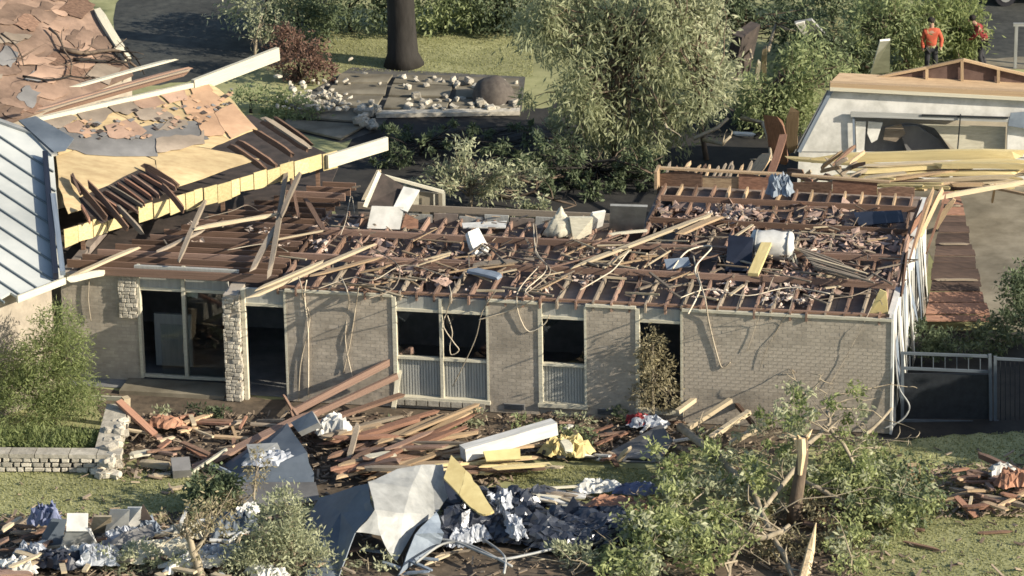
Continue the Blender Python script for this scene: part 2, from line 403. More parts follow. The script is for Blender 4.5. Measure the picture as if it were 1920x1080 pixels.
def dent(o, cuts=3, amp=.03):
    b = bmesh.new(); b.from_mesh(o.data); bmesh.ops.triangulate(b, faces=b.faces); bmesh.ops.subdivide_edges(b, edges=b.edges, cuts=cuts, use_grid_fill=True)
    for v in b.verts:
        q = v.co * 3.1; k = sin(q.x * 2.1 + q.z) * cos(q.y * 1.7 - q.x) + .6 * sin(q.z * 4 + q.y * 3); v.co += Vector((k, k * .6, k * .5)) * amp + Vector((jit(amp * .5), jit(amp * .5), jit(amp * .5)))
        if v.is_boundary: v.co += Vector((jit(amp), jit(amp), jit(amp)))
    b.to_mesh(o.data); b.free(); return o

# ================================================================== SETTING
def grassmat():
    m = mat('grass', (.34, .335, .17), (.23, .235, .108), 1.3, rough=.95, bump=.5, detail=10, blotch=.3, c3=(.285, .285, .138))
    return m
M_grass = grassmat()
M_shadeground = mat('shade_ground', (.035, .033, .03), (.018, .018, .018), 2, rough=.95, bump=.6, detail=9)  # near-black ground colour with deep shade put into it
M_dirt = mat('brown_dirt', (.15, .115, .08), (.07, .055, .04), 3.5, rough=.95, bump=.7, detail=10, blotch=.3)
_n = 60; vs = []; fs = []
for i in range(_n + 1):
    for j in range(_n + 1):
        x = -150 + 300 * i / _n; y = -80 + 300 * j / _n
        vs.append((x, y, 0 if abs(x) < 40 and -40 < y < 60 else 0))
fs = [(i * (_n + 1) + j, (i + 1) * (_n + 1) + j, (i + 1) * (_n + 1) + j + 1, i * (_n + 1) + j + 1) for i in range(_n) for j in range(_n)]
tag(mk('ground', vs, fs, M_grass, origin=(0, 0, 0)), kind='structure')
sheet('road', [(150, 150), (215, 60), (240, -60), (640, -60), (605, 40), (590, 108), (430, 135), (300, 160)], .004, M_asph, 8)
sheet('yard_shade', [(600, 330), (700, 214), (820, 205), (985, 206), (1060, 190), (1500, 210), (1560, 330), (1420, 420), (1200, 450), (800, 460), (640, 420)], .004, M_shadeground, 5)  # near-black patch painted for the shade over the back yard
sheet('driveway', [(1700, 345), (1930, 330), (1990, 560), (1990, 640), (1860, 612), (1790, 560), (1740, 470)], .004, M_conc, 6)
sheet('street', [(1785, 118), (1795, -40), (2000, -40), (2000, 118)], .004, M_asph, 5)
sheet('pavement', [(1780, 110), (2000, 104), (2000, 128), (1780, 132)], .008, M_conc, 3)
sheet('flower_bed', [(170, 725), (420, 738), (620, 745), (900, 755), (1280, 775), (1560, 795), (1640, 800), (1640, 826), (1500, 850), (1240, 830), (1170, 848), (1000, 856), (930, 880), (900, 940), (600, 930), (430, 900), (330, 870), (230, 850)], .004, M_dirt, 9)
sheet('bare_patch', [(-40, 985), (240, 968), (420, 960), (640, 985), (900, 960), (1180, 985), (1560, 930), (1640, 1000), (1600, 1110), (-40, 1120)], .004, M_dirt, 12)
sheet('gate_shade', [(1690, 620), (1990, 620), (1990, 806), (1800, 815), (1640, 832)], .004, M_shadeground, 3, 16)  # near-black patch painted for the cast shade around the gate
# patio slabs (each a piece of its own on one base)
po = mk('patio', [g(x, y, .006) for x, y in ((520, 240), (556, 186), (660, 126), (985, 144), (978, 207), (735, 214), (705, 245), (640, 268))], [tuple(range(8))], mat('patio_base', (.12, .115, .105), (.07, .068, .06), 3), origin=(0, 0, .006))
fixn(po); tag(po, kind='structure'); 
for a in [((640, 140), (735, 142), (728, 158), (628, 157)), ((745, 143), (850, 146), (848, 162), (738, 159)), ((860, 147), (975, 150), (974, 166), (857, 163)),
          ((624, 160), (726, 161), (720, 180), (612, 178)), ((736, 162), (846, 165), (843, 184), (730, 181)), ((856, 166), (973, 169), (972, 188), (852, 185)),
          ((600, 182), (716, 184), (706, 203), (588, 200)), ((726, 185), (841, 188), (838, 206), (721, 205)), ((850, 189), (972, 192), (972, 205), (848, 207)),
          ((560, 200), (580, 200), (700, 208), (690, 232), (545, 222)), ((540, 226), (686, 236), (640, 262), (532, 238))]:
    b = MB(); b.prism([g(x + jit(2), y + jit(1), .05 + jit(.012)) for x, y in a], .06); fixn(b.build('slab', M_conc, po))
cp = MB()
cp.beam(g(705, 214, .09), g(975, 209, .09), .34, .12); fixn(tag(cp.build('coping', M_stone, po)))

# grass tufts: real blades over the lit lawns
def grass(px_polys, n, h, name, label=None):
    V = []; T = []; Fc = []
    for poly, k in px_polys:
        xs = [p[0] for p in poly]; ys = [p[1] for p in poly]; c = 0
        while c < k:
            x, y = RND.uniform(min(xs), max(xs)), RND.uniform(min(ys), max(ys)); ins = False; j = len(poly) - 1
            for i in range(len(poly)):
                if (poly[i][1] > y) != (poly[j][1] > y) and x < (poly[j][0] - poly[i][0]) * (y - poly[i][1]) / (poly[j][1] - poly[i][1]) + poly[i][0]: ins = not ins
                j = i
            if not ins: continue
            c += 1; p = g(x, y); a = RND.uniform(0, 6.3); w = .02; hh = h * RND.uniform(.4, 1.3); l = .5 * hh
            d = Vector((cos(a), sin(a), 0)); e = Vector((-sin(a), cos(a), 0)); q = len(V)
            V += [p - d * w, p + d * w, p + e * l * RND.uniform(-1, 1) + Vector((0, 0, hh))]; T += [RND.random()] * 3; Fc.append((q, q + 1, q + 2))
    o = mk(name, V, Fc, L_grass, tint=T); return tag(o, label or 'short yellow green lawn grass around the wrecked house', 'grass', kind='stuff')
grass([([(-20, 880), (380, 880), (420, 985), (-20, 985)], 8000), ([(960, 870), (1240, 880), (1230, 930), (960, 925)], 4000),
       ([(1640, 826), (1940, 806), (1940, 1095), (1580, 1095)], 14000), ([(600, 40), (1000, 70), (1000, 145), (600, 130)], 7000)], 0, .035, 'grass')

# ================================================================== MAIN HOUSE
house = thing('brick_house', H(9, 3, 0), 'long tan brick house with its roof torn off and the bare ceiling joists showing', 'house')
def S(px, py=680, t=0.0):
    v = ray(px, py); p0 = HO + UY * t; k = (p0 - CAM).dot(UY) / v.dot(UY); p = CAM + v * k - HO; return -p.dot(UX)
def Z(px, py, t=0.0):
    v = ray(px, py); p0 = HO + UY * t; k = (p0 - CAM).dot(UY) / v.dot(UY); return (CAM + v * k).z
TOP = 2.72
def hb(name, m, s0, s1, t0, t1, z0, z1, parent=house):
    b = MB(); b.hbox(s0, s1, t0, t1, z0, z1); return fixn(b.build(name, m, parent))
bu = MB(); bu.add([(x - .5, y - .5, z - .5) for x, y, z in ((0, 0, 0), (1, 0, 0), (1, 1, 0), (0, 1, 0), (0, 0, 1), (1, 0, 1), (1, 1, 1), (0, 1, 1))], BOXF)
brick_me = bpy.data.meshes.new('brick'); brick_me.from_pydata([tuple(v) for v in bu.v], [], bu.f); brick_me.materials.append(M_brick)
_a = brick_me.attributes.new('tint', 'FLOAT', 'POINT'); _a.data.foreach_set('value', [.5] * 8)
_t = bmesh.new(); _t.from_mesh(brick_me); bmesh.ops.recalc_face_normals(_t, faces=_t.faces); _t.to_mesh(brick_me); _t.free()
HR = Matrix(((UX.x, UY.x, 0, 0), (UX.y, UY.y, 0, 0), (0, 0, 1, 0), (0, 0, 0, 1)))
NB = [0]
def brick_wall(s0, s1, t, z0, z1, single=False, thick=.2, parent=house):
    w = hb('wall', M_mortar, s0, s1, t, t + thick, z0, z1, parent)
    bl, bh, gp = .212, .072, .012; rows = int((z1 - z0) / (bh + gp)); b = MB()
    for r in range(rows):
        z = z0 + (r + .5) * (z1 - z0) / rows; x = s0 - (bl / 2 if r % 2 else 0)
        while x < s1 - .03:
            a0 = max(x, s0 + .004); a1 = min(x + bl - gp, s1 - .004); x += bl
            if a1 - a0 < .04: continue
            o = RND.uniform(-.001, .0012)
            if RND.random() < .012: continue
            if single and NB[0] < 300 and r >= rows - 22:
                NB[0] += 1
                M = Matrix.Translation(H((a0 + a1) / 2, t + .016 + o, z)) @ HR @ Matrix.Diagonal((a1 - a0, .04, bh, 1))
                place(bpy.data.objects.new('brick', brick_me), M, w)
            else: b.hbox(a0, a1, t - .004 + o, t + .014, z - bh / 2, z + bh / 2, RND.random())
    if b.v: tag(fixn(b.build('brick_courses', M_brick, w, tint=True)), kind='stuff')
    return w
sC0, sC1 = S(1280), S(1192); sB0, sB1 = S(1100), S(1010); sA0, sA1 = S(917), S(738); sD0, sD1 = S(540), S(457)
sE0, sE1 = S(430, 620, .75), S(261, 620, .75)
brick_wall(0, sC0, 0, 0.02, TOP, True); brick_wall(sC1, sB0, 0, 0.02, TOP); brick_wall(sB1, sA0, 0, 0.02, TOP); brick_wall(sA1, sD0, 0, 0.02, TOP)
brick_wall(sE1, S(120, 640, .75), .75, -.02, 2.62)
for a, b_ in ((0, sC0), (sC1, sB0), (sB1, sA0), (sA1, sD0)):
    hb('top_trim', M_cream, a - .01, b_ + .01, -.05, .03, TOP + .002, TOP + .06)
# foundation vents
for px in (965, 1140):
    s = S(px, 770); v = hb('vent', M_dark, s - .24, s + .24, -.034, 0, .12, .26); f = MB()
    for k in range(4): f.hbox(s - .23, s + .23, -.045, -.036, .13 + k * .034, .145 + k * .034)
    fixn(f.build('louvre', M_gmetal, v))
def opening(s0, s1, zh, zs, zp, mull=None, panel=True, t=0.0, top=TOP, depth=.24, name='window'):
    w = hb(name, M_cream, s1 - .09, s1, t - .03, t + .10, zp, top)         # left jamb, catching the sun
    b = MB(); b.hbox(s0, s0 + .05, t - .012, t + .12, zp, top); b.hbox(s0 + .05, s1 - .09, t + .02, t + .12, zh - .035, zh + .03)
    if panel: b.hbox(s0 + .05, s1 - .09, t + .02, t + .13, zs - .03, zs + .03)
    fixn(b.build('frame', M_cream, w))
    hb('header_panel', M_panel, s0 + .05, s1 - .09, t + .07, t + .15, zh + .03, top, w)
    if mull is not None: hb('mullion', M_cream, mull - .035, mull + .035, t - .01, t + .13, zp, top, w)
    if panel:
        p = MB(); x = s0 + .05; p.hbox(s0 + .05, s1 - .09, t + .12, t + .15, zp, zs - .03)
        while x < s1 - .12:
            p.hbox(x + .008, x + .05, t + .10, t + .1201, zp, zs - .03); x += .066
        fixn(p.build('ribbed_panel', M_panel, w))
    hb('sill', M_cream, s0 - .02, s1 + .02, t - .07, t + .14, zp - .09, zp - .002, w)
    return w
wA = opening(sA0, sA1, Z(828, 585), Z(828, 675), Z(828, 746), S(828))
wB = opening(sB0, sB1, Z(1055, 597), Z(1055, 686), Z(1055, 757))
wC = opening(sC0, sC1, Z(1236, 604), .5, .3, panel=False)
wD = opening(sD0, sD1, Z(498, 573), .5, Z(498, 757), panel=False, name='doorway')
def shard(w, px, t=.1):
    b = MB(); b.prism([H(S(x, y), t, Z(x, y)) for x, y in px], .005, -UY); fixn(b.build('glass_shard', M_glass, w))
shard(wA, [(745, 590), (770, 590), (752, 612), (745, 640)]); shard(wA, [(745, 672), (745, 650), (760, 660), (790, 674)]); shard(wA, [(834, 592), (870, 592), (846, 604), (836, 630)]); shard(wA, [(912, 672), (880, 673), (905, 650), (912, 630)]); shard(wB, [(1018, 602), (1050, 602), (1026, 620), (1018, 650)]); shard(wB, [(1096, 684), (1060, 684), (1085, 672), (1096, 655)])
sl = MB()
for k in range(8): sl.hbox(sA0 + .1 + k * .27, sA0 + .34 + k * .27, -.10, -.072, Z(828, 760), Z(828, 750))
fixn(sl.build('sill_bricks', M_stone, house))
# brick below the openings
for a, b_, zt in ((sA0, sA1, Z(828, 746)), (sB0, sB1, Z(1055, 757)), (sC0, sC1, .3), (sD0, sD1, max(.12, Z(498, 757)))):
    if zt - .1 > .05: brick_wall(a, b_, .03, .0, zt - .09)
# patio glazing on the recessed left part
zb = .12; zt = Z(345, 545, .75)
wE = hb('patio_window', M_cream, sE1 - .07, sE1, .70, .86, zb, 2.9)
sm = S(347, 620, .75)
hb('head_rail', M_cream, sE0, sE1 - .07, .76, .86, zt - .04, zt + .03, wE); hb('bottom_rail', M_cream, sE0, sE1 - .07, .76, .86, zb, zb + .07, wE); hb('mullion', M_cream, sm - .04, sm + .04, .71, .88, zb + .07, 2.9, wE)
hb('header_panel', M_panel, sE0, sm - .04, .80, .88, zt + .03, 2.88, wE); hb('header_panel', M_panel, sm + .04, sE1 - .07, .79, .87, zt + .03, 2.88, wE)
hb('glass_pane', M_glass, sE0, sm - .04, .81, .816, zb + .07, zt - .04, wE); hb('glass_pane', M_glass, sm + .04, sE1 - .5, .812, .818, zb + .07, 1.45, wE)
hb('porch_step', M_conc, sE0 - .05, sE1 + .3, -.12, .70, 0.0, .10)
# stone pillar
sp0, sp1 = S(453), S(427)
pil = hb('stone_pillar', M_mortar, sp0 + .01, sp1, -.16, .72, 0, 2.62)
def stones(s0, s1, t, z0, z1, parent, side=False):
    z = z0
    while z < z1:
        h = RND.uniform(.06, .13); x = s0 - RND.random() * .08
        while x < s1:
            l = min(RND.uniform(.08, .2), s1 - x + .02)
            if RND.random() < .93 and l > .03:
                if side: put(STN[RND.randrange(4)], 'stone', H(t, x + l / 2, z + h / 2), (.09, l * .98, h * .95), parent, HR)
                else: put(STN[RND.randrange(4)], 'stone', H(x + l / 2, t, z + h / 2), (l * .98, .1, h * .95), parent, HR)
            x += l
        z += h
STN = []
for k in range(4):
    b = bmesh.new(); bmesh.ops.create_cube(b, size=1); bmesh.ops.bevel(b, geom=b.edges[:], offset=.14, segments=1, affect='EDGES'); r = random.Random(k)
    for v in b.verts: v.co += Vector((r.uniform(-.07, .07), r.uniform(-.1, .1), r.uniform(-.07, .07)))
    me = bpy.data.meshes.new('stone'); b.to_mesh(me); b.free(); me.materials.append(M_stone); STN.append(me)
stones(sp0, sp1, -.17, .02, 2.55, pil); stones(-.14, .04, sp0 + .005, .02, 2.55, pil, True)
tw = hb('torn_veneer', M_mortar, sE1 + .02, sE1 + .42, .70, .748, 1.75, 2.75); stones(sE1 + .03, sE1 + .42, .70, 1.6, 2.7, tw)
# side and back walls
hb('end_wall', M_white, .0, .14, .205, 8.8, 0.02, 2.68)
for k in range(17):
    t = .35 + k * .49 + jit(.1); w = RND.uniform(.25, .6); zt_ = RND.uniform(1.9, 2.8); zb0 = RND.uniform(.05, 1.5); o_ = RND.uniform(.03, .22)
    b = MB(); b.prism([H(-.02 - o_, t, zb0), H(-.02 - o_ * .6, t + w, zb0 + jit(.4)), H(-.02, t + w * .9, zt_), H(-.02, t - .05, zt_ + jit(.2))], .012)
    fixn(b.build('torn_cladding', RND.choice((M_whiteM, M_panel, M_felt_grey, M_gut, M_white)), house))
hb('corner_board', M_white, -.05, .0, -.03, .26, .02, 2.9)
hb('back_wall', M_drywall, .14, 6.35, 8.6, 8.78, 0, 2.7); hb('back_wall', M_drywall, 6.36, 14.2, 5.4, 5.56, 0, 2.7); hb('partition', M_drywall, 6.35, 6.5, 5.57, 8.75, 0, 2.7)
hb('left_wall', M_drywall, 19.3, 19.5, .96, 5.4, 0, 2.6)
hb('floor', M_dark, .15, 19.3, .25, 5.4, 0.012, .03); hb('floor', M_dark, .15, 6.3, 5.41, 8.6, .012, .03)
hb('inner_wall', M_dark, .15, 14.5, 4.0, 4.1, .03, 2.5); hb('inner_wall', M_dark, 14.6, 19.2, 4.6, 4.7, .03, 2.4)
# ceilings in boards
for i in range(12):
    s0 = .15 + i * 1.18; s1 = s0 + 1.172
    for (t0, t1) in ((.21, 2.0), (2.006, 3.7), (3.706, 5.39)) + (((5.396, 7.1), (7.106, 8.59)) if s1 < 6.4 else ()):
        if RND.random() < .05: continue
        hb('ceiling_board', M_drywall, s0, min(s1, 14.25), t0, t1, 2.635 + jit(.008), 2.66)
hb('dark_ceiling', M_felt_dk, 14.3, 19.25, .9, 7.3, 2.42, 2.45)  # near-black board standing in for the dark void below the joists
# joists: front to back over the right part
def hj(s0, t0, z0, s1, t1, z1, w, h, m=M_joist, name='joist', parent=house, roll=0): return plank(H(s0, t0, z0), H(s1, t1, z1), w, h, m, parent, name, roll, True)
hj(.06, .10, TOP + .09, 14.3, .10, TOP + .07, .10, .05, M_brown, 'top_plate')
s = .25
while s < 14.2:
    k = jit(.03)
    hj(s + k, -.02 + jit(.05), TOP + .01, s + k * .5, 1.78, TOP + .03, .045, .20, M_grey if RND.random() < .35 else M_joist)
    hj(s + .05, 1.9, TOP + .03, s + .05 + k, 3.66, TOP, .045, .20, M_brown if RND.random() < .5 else M_joist)
    hj(s, 3.75, TOP + .02, s + k, 5.45 if s > 6.45 else 5.5, TOP, .045, .20, M_grey if RND.random() < .3 else M_joist)
    if s < 6.4:
        hj(s + .03, 5.55, TOP + .02, s + k, 7.2, TOP + .02, .045, .2, M_brown); hj(s + .06, 7.25, TOP, s + .06 + k, 8.6, TOP, .045, .2, M_tan if RND.random() < .5 else M_brown)
    s += .406
for t, z in ((1.83, .18), (1.95, .16), (3.7, .17), (3.82, .15)):
    x = .1
    while x < 14: 
        e = min(14.2, x + RND.uniform(3, 4.5)); hj(x, t + jit(.03), TOP + z, e, t + jit(.03), TOP + z + jit(.03), .05, .14, M_joist, 'strongback'); x = e + .01
for t in (5.6, 7.25): hj(.1, t, TOP + .17, 6.3, t + .03, TOP + .17, .05, .14, M_brown, 'strongback')
# vertical boards at the rear of the middle part, ridge board and the reddish rim of the wing
hj(6.5, 5.52, 2.95, 13.4, 5.45, 2.98, .05, .16, M_grey, 'fascia_board')
for k in range(10):
    s0 = 7.2 + k * .62; hb('back_board', M_panel if k % 3 else M_drywall, s0, s0 + .58, 5.30 + jit(.02), 5.34, 2.58, 2.9 + jit(.05))
for s0, s1, zz, mm in ((.3, 1.2, 2.95, M_brown), (1.21, 2.3, 3.05, M_red), (2.31, 3.4, 2.98, M_brown), (3.41, 4.6, 3.08, M_red), (4.61, 5.5, 3.0, M_tan), (5.51, 6.55, 3.1, M_brown)):
    b = MB(); t_ = 8.80 + jit(.03); b.prism([H(s0, t_, 2.62), H(s1, t_, 2.62), H(s1, t_, zz + jit(.1)), H((s0 + s1) / 2, t_, zz + jit(.08)), H(s0, t_, zz + jit(.1))], .04, UY); fixn(b.build('rim_board', mm, house))
hj(.9, 8.75, 3.05, 3.3, 8.78, 3.12, .12, .05, M_tan, 'rim_cap'); hj(3.5, 8.78, 3.12, 6.6, 8.74, 3.16, .12, .05, M_tan, 'rim_cap'); hb('rim_board', M_tan, 6.55, 6.62, 8.3, 8.86, 2.6, 3.2)
# joists running sideways on the left
y0 = .62; i = 0
while i < 20:
    t = y0 + i * .40; 
    sl_ = 19.3 - max(0, (t - 1.2)) * .72 + jit(.1); sr = 14.3 if t < 5.5 else 14.2 + (t - 5.5) * -.1
    if sl_ - sr > .5:
        md = (sl_ + sr) / 2 + jit(.8)
        if i < 2 and t < .8: sl_ = 18.6
        hj(sr - .1, t + jit(.02), 2.77, sl_, t + jit(.03), 2.77, .055, .19, M_brown if i % 3 else M_joist)
    i += 1
hb('beam', M_panel, sE0 - .3, sE1 + .02, .66, .745, 2.86, 2.92)
# leaning rafters and studs over the right end of the roof
for (a, za, b_, zb_, m) in [((1690, 475), 2.8, (1728, 372), 3.5, M_brown), ((1702, 500), 2.7, (1740, 365), 3.6, M_brown), ((1712, 470), 2.8, (1752, 352), 3.6, M_tan), ((1700, 440), 2.8, (1745, 385), 3.3, M_red), ((1722, 450), 2.7, (1768, 352), 3.6, M_tan), ((1735, 480), 2.3, (1775, 362), 3.3, M_red), ((1682, 540), 2.7, (1705, 440), 3.2, M_joist), ((1690, 560), 2.6, (1700, 470), 3.1, M_brown), ((1752, 430), 2.0, (1790, 372), 2.8, M_tan)]:
    plank(g(*a, za), g(*b_, zb_), .05, .14, m, house, 'broken_stud', jit(.5))
b = MB(); b.prism([H(.1, .3, 2.75), H(.55, .3, 2.75), H(.3, .35, 3.35), H(.15, .32, 3.3)], .03); fixn(b.build('splintered_board', M_foam, house))
# room contents seen through the openings
hb('fallen_panel', M_panel, 16.6, 17.5, 1.6, 1.7, .1, 1.4)
b = MB(); b.prism([H(16.7, 1.2, .9), H(16.55, 1.2, .95), H(16.6, 1.2, .55), H(16.72, 1.2, .6)], .01); fixn(b.build('torn_curtain', M_white, house))
for k in range(5):
    s = sm + jit(.3); b = MB(); b.prism([H(s, .9, zt - .02), H(s - .14, .92, zt), H(s - .1, .9, zt - .22 + jit(.06)), H(s + .03, .9, zt - .16)], .01); fixn(b.build('torn_curtain', M_white, house))

# ================================================================== ANGLED WING (plywood roof with torn felt)
A0 = g(118, 462, 2.95); A1 = g(725, 284, 2.95); UP_ = Vector((0, 0, 1))
EA = (A1 - A0).normalized(); NA = Vector((-EA.y, EA.x, 0))             # NA points away from the camera
RP = Plane(A0 + Vector((0, 0, .42)), A1 + Vector((0, 0, .42)), A0 + NA * 3.7 + Vector((0, 0, 1.55)))
wing = thing('angled_wing', (A0 + A1) / 2 + NA * 2 - Vector((0, 0, 2.9)), 'angled house wing with plywood roof decking, peeled red felt and a yellow boarded edge', 'house')
L_ = (A1 - A0).length; x = .05; i = 0
while x < L_ * .84:
    w = RND.choice((.42, .46, .40, .25)); p = A0 + EA * (x + w / 2)
    b = MB(); hgt = RND.uniform(.32, .37); dz_ = RND.uniform(-.04, .05)
    o = NA * jit(.015)
    if not (1.55 < x < 1.8):
        b.prism([p - EA * w / 2 + o + UP_ * (dz_ + jit(.03)), p + EA * w / 2 + o + UP_ * (dz_ + jit(.03)), p + EA * w / 2 + o + UP_ * (.08 + hgt), p - EA * w / 2 + o + UP_ * (.08 + hgt)], .03, -NA)
        fixn(b.build('blocking_board', M_yel if RND.random() < .9 else M_pale, wing))
    x += w + RND.uniform(.012, .035); i += 1
plank(A0.lerp(A1, .80) + UP_ * .22 - NA * .08, A1 + UP_ * .22 - NA * .02, .10, .34, M_cream, wing, 'ridge_beam', clean=True)
p = MB()
# plywood base sheets
for q in ([(105, 292), (205, 262), (290, 300), (300, 352), (225, 372), (128, 400), (110, 350)], [(206, 262), (330, 270), (486, 298), (325, 352), (301, 352), (292, 300)],
          [(72, 226), (180, 196), (330, 268), (205, 262), (110, 290)], [(182, 195), (290, 172), (430, 262), (395, 278), (330, 268)], [(292, 171), (388, 155), (412, 168), (440, 192), (483, 242), (430, 262)]):
    plate(RP, q, .02, .0, 'plywood_sheet', M_ply, wing, 2, 3)
plate(RP, [(96, 250), (130, 232), (200, 248), (300, 232), (372, 228), (392, 262), (300, 276), (296, 294), (180, 292), (128, 280)], .006, .02, 'felt_underlay', M_felt_grey, wing, 3, 3)
# torn felt squares
for q, m in [([(75, 226), (120, 213), (145, 222), (132, 232), (112, 242), (90, 236)], 0), ([(118, 240), (148, 226), (170, 244), (208, 250), (168, 254), (130, 250)], 0), ([(140, 206), (185, 194), (212, 212), (190, 232), (160, 232)], 0),
             ([(196, 238), (245, 224), (275, 248), (250, 262), (205, 260)], 2), ([(188, 193), (235, 184), (262, 206), (240, 218), (215, 212)], 2), ([(240, 182), (285, 172), (312, 196), (286, 206), (264, 204)], 0), ([(248, 210), (300, 204), (328, 222), (290, 230), (262, 226)], 0),
             ([(290, 170), (340, 162), (352, 186), (318, 196)], 0), ([(340, 186), (395, 172), (420, 190), (400, 214), (350, 216)], 1), ([(296, 246), (320, 222), (350, 226), (352, 236), (320, 244)], 2), ([(352, 214), (402, 214), (432, 236), (418, 256), (380, 256), (372, 232)], 1),
             ([(292, 262), (330, 255), (372, 258), (382, 246), (384, 272), (320, 284), (294, 288)], 0), ([(402, 214), (436, 196), (480, 242), (434, 262), (420, 246)], 1), ([(350, 160), (388, 153), (400, 172), (362, 180)], 1)]:
    plate(RP, q, .008, .032 + RND.uniform(0, .012), 'felt_piece', M_felt_org if m == 1 else RND.choice((M_felt_red, M_felt_tan, M_felt_tan)), wing, 2.5, 3)
for _ in range(90):                                    # small scraps still nailed down
    x, y = RND.uniform(150, 440), 0; y = 262 - (x - 100) * .24 + RND.uniform(-20, 40)
    if not (150 < y < 262): continue
    r = RND.uniform(3, 9); q = [(x - r, y + jit(2)), (x + jit(3), y - r * .5), (x + r, y + jit(2)), (x + jit(3), y + r * .5)]
    plate(RP, q, .006, .052, 'felt_scrap', RND.choice((M_felt_dk, M_felt_red, M_felt_grey, M_felt_org)), wing)
# open rafters at the right end and in the hole at the left
for a, b_ in [((486, 222), (578, 282)), ((470, 240), (552, 292)), ((440, 260), (520, 312)), ((425, 268), (500, 318)), ((510, 218), (590, 274))]:
    plank(RP.at(*a, -.02), RP.at(*b_, -.02), .06, .16, M_brown, wing, 'rafter')
plank(RP.at(488, 220, .06), RP.at(582, 283, .06), .16, .06, M_grey, wing, 'rafter')
b = MB(); b.prism([g(x, y, 2.42) for x, y in ((110, 500), (620, 345), (640, 300), (560, 262), (470, 215), (300, 240), (90, 330))], .03, UP_); fixn(b.build('attic_floor', M_felt_dk, wing))  # near-black plate added to keep the rafter gaps dark
plate(RP, [(148, 372), (262, 318), (332, 358), (300, 368), (190, 420), (160, 400)], .012, .012, 'hole_shade', M_felt_dk, wing, 3, 4)  # near-black plate painted as the dark of the open hole
for k in range(9):
    a = (165 + k * 13, 372 - k * 6.5); b_ = (a[0] + 62 + jit(8), a[1] + 42 + jit(6))
    plank(RP.at(*a, .06 + jit(.02)), RP.at(*b_, .08), .05, .10, RND.choice((M_brown, M_joist, M_red, M_grey)), wing, 'rafter')
for a, b_, m in [((128, 340), (200, 420), M_brown), ((135, 338), (150, 372), M_joist), ((160, 350), (240, 440), M_brown), ((262, 316), (334, 358), M_brown), ((215, 395), (270, 450), M_grey), ((300, 355), (345, 405), M_brown), ((150, 395), (168, 425), M_red)]:
    plank(RP.at(*a, .16), RP.at(*b_, .12), .06, .14, m, wing, 'broken_rafter', jit(.4))
# upper beam, gable rails
p0 = RP.at(70, 228, .05); p1 = RP.at(388, 158, .08)
plank(p0, p1, .10, .12, M_cream, wing, 'ridge_rail', clean=True)
plank(RP.at(362, 165, .05), RP.at(520, 108, .12) , .12, .34, M_cream, wing, 'ridge_beam', clean=True)
for k in range(3):
    plank(RP.at(66, 218 - k * 4, .0 + k * .02), RP.at(360, 138 - k * 5, .05), .10, .08, (M_brown, M_grey, M_joist)[k], wing, 'loose_batten')
plank(RP.at(130, 165, 0), RP.at(330, 122, .2), .14, .05, M_cream, wing, 'loose_batten')
# support so the roof does not float
for f in (.08, .5, .80):
    q = A0.lerp(A1, f) + NA * .3; b = MB(); b.beam(q - UP_ * 2.93, q + UP_ * .05, .1, .1); fixn(b.build('post', M_brown, wing))
b = MB(); q0 = A0 + NA * 3.55 - UP_ * 2.95; q1 = A0.lerp(A1, .62) + NA * 3.55 - UP_ * 2.95; b.hexa([q0, q1, q1 + NA * .2, q0 + NA * .2] + [v + UP_ * 4.1 for v in (q0, q1, q1 + NA * .2, q0 + NA * .2)]); fixn(b.build('wall', M_brick, wing))

# ================================================================== NEIGHBOURING STRIPPED ROOF, top left
TA = g(-60, 262, 3.0); TB = g(262, 128, 3.0)
TE = (TB - TA).normalized(); TN = Vector((-TE.y, TE.x, 0))
TP = Plane(TA, TB, TA + TN * 5 + UP_ * 2.2)
nr = thing('stripped_roof', TA.lerp(TB, .5) + TN * 2 - UP_ * 3, 'brown stripped roof littered with branches in the upper left corner', 'roof')
plate(TP, [(-60, 262), (0, 236), (70, 212), (160, 178), (250, 140), (225, 95), (185, 30), (160, -8), (120, -40), (-60, -40)], .05, 0, 'roof_deck', M_shing, nr)
for gy in range(9):
    for gx in range(9):
        x = -40 + gx * 32 + gy * 4 + jit(8); y = 232 - gy * 29 - gx * 8.5 + jit(6)
        if x > 188 + (y - 30) * .55 - 26 or y > 236 - x * .36 - 10 or RND.random() < .22: continue
        w, h = RND.uniform(18, 46), RND.uniform(7, 22); q = [(x - w, y + h * .2 + jit(4)), (x - w * .2, y - h + jit(4)), (x + w, y - h * .3 + jit(4)), (x + w * .3, y + h + jit(4))]
        plate(TP, q, .012, .015 + RND.uniform(0, .035), 'roof_sheet', RND.choice((M_shing, M_shing, M_felt_red, M_brown, M_felt_tan, M_felt_grey if RND.random() < .3 else M_shing)), nr, 4, 4)
for a, b_ in [((180, 22), (226, 98)), ((214, 92), (240, 118))]:
    plank(TP.at(*a, .08), TP.at(*b_, .08), .24, .12, M_cream, nr, 'rake_board')
b = MB(); q0 = TA + TN * .3 - UP_ * 3; q1 = TB + TN * .3 - UP_ * 3; b.hexa([q0, q1, q1 + TN * 4, q0 + TN * 4] + [v + UP_ * 2.9 for v in (q0, q1, q1 + TN * 4, q0 + TN * 4)]); fixn(b.build('wall', M_brick, nr))
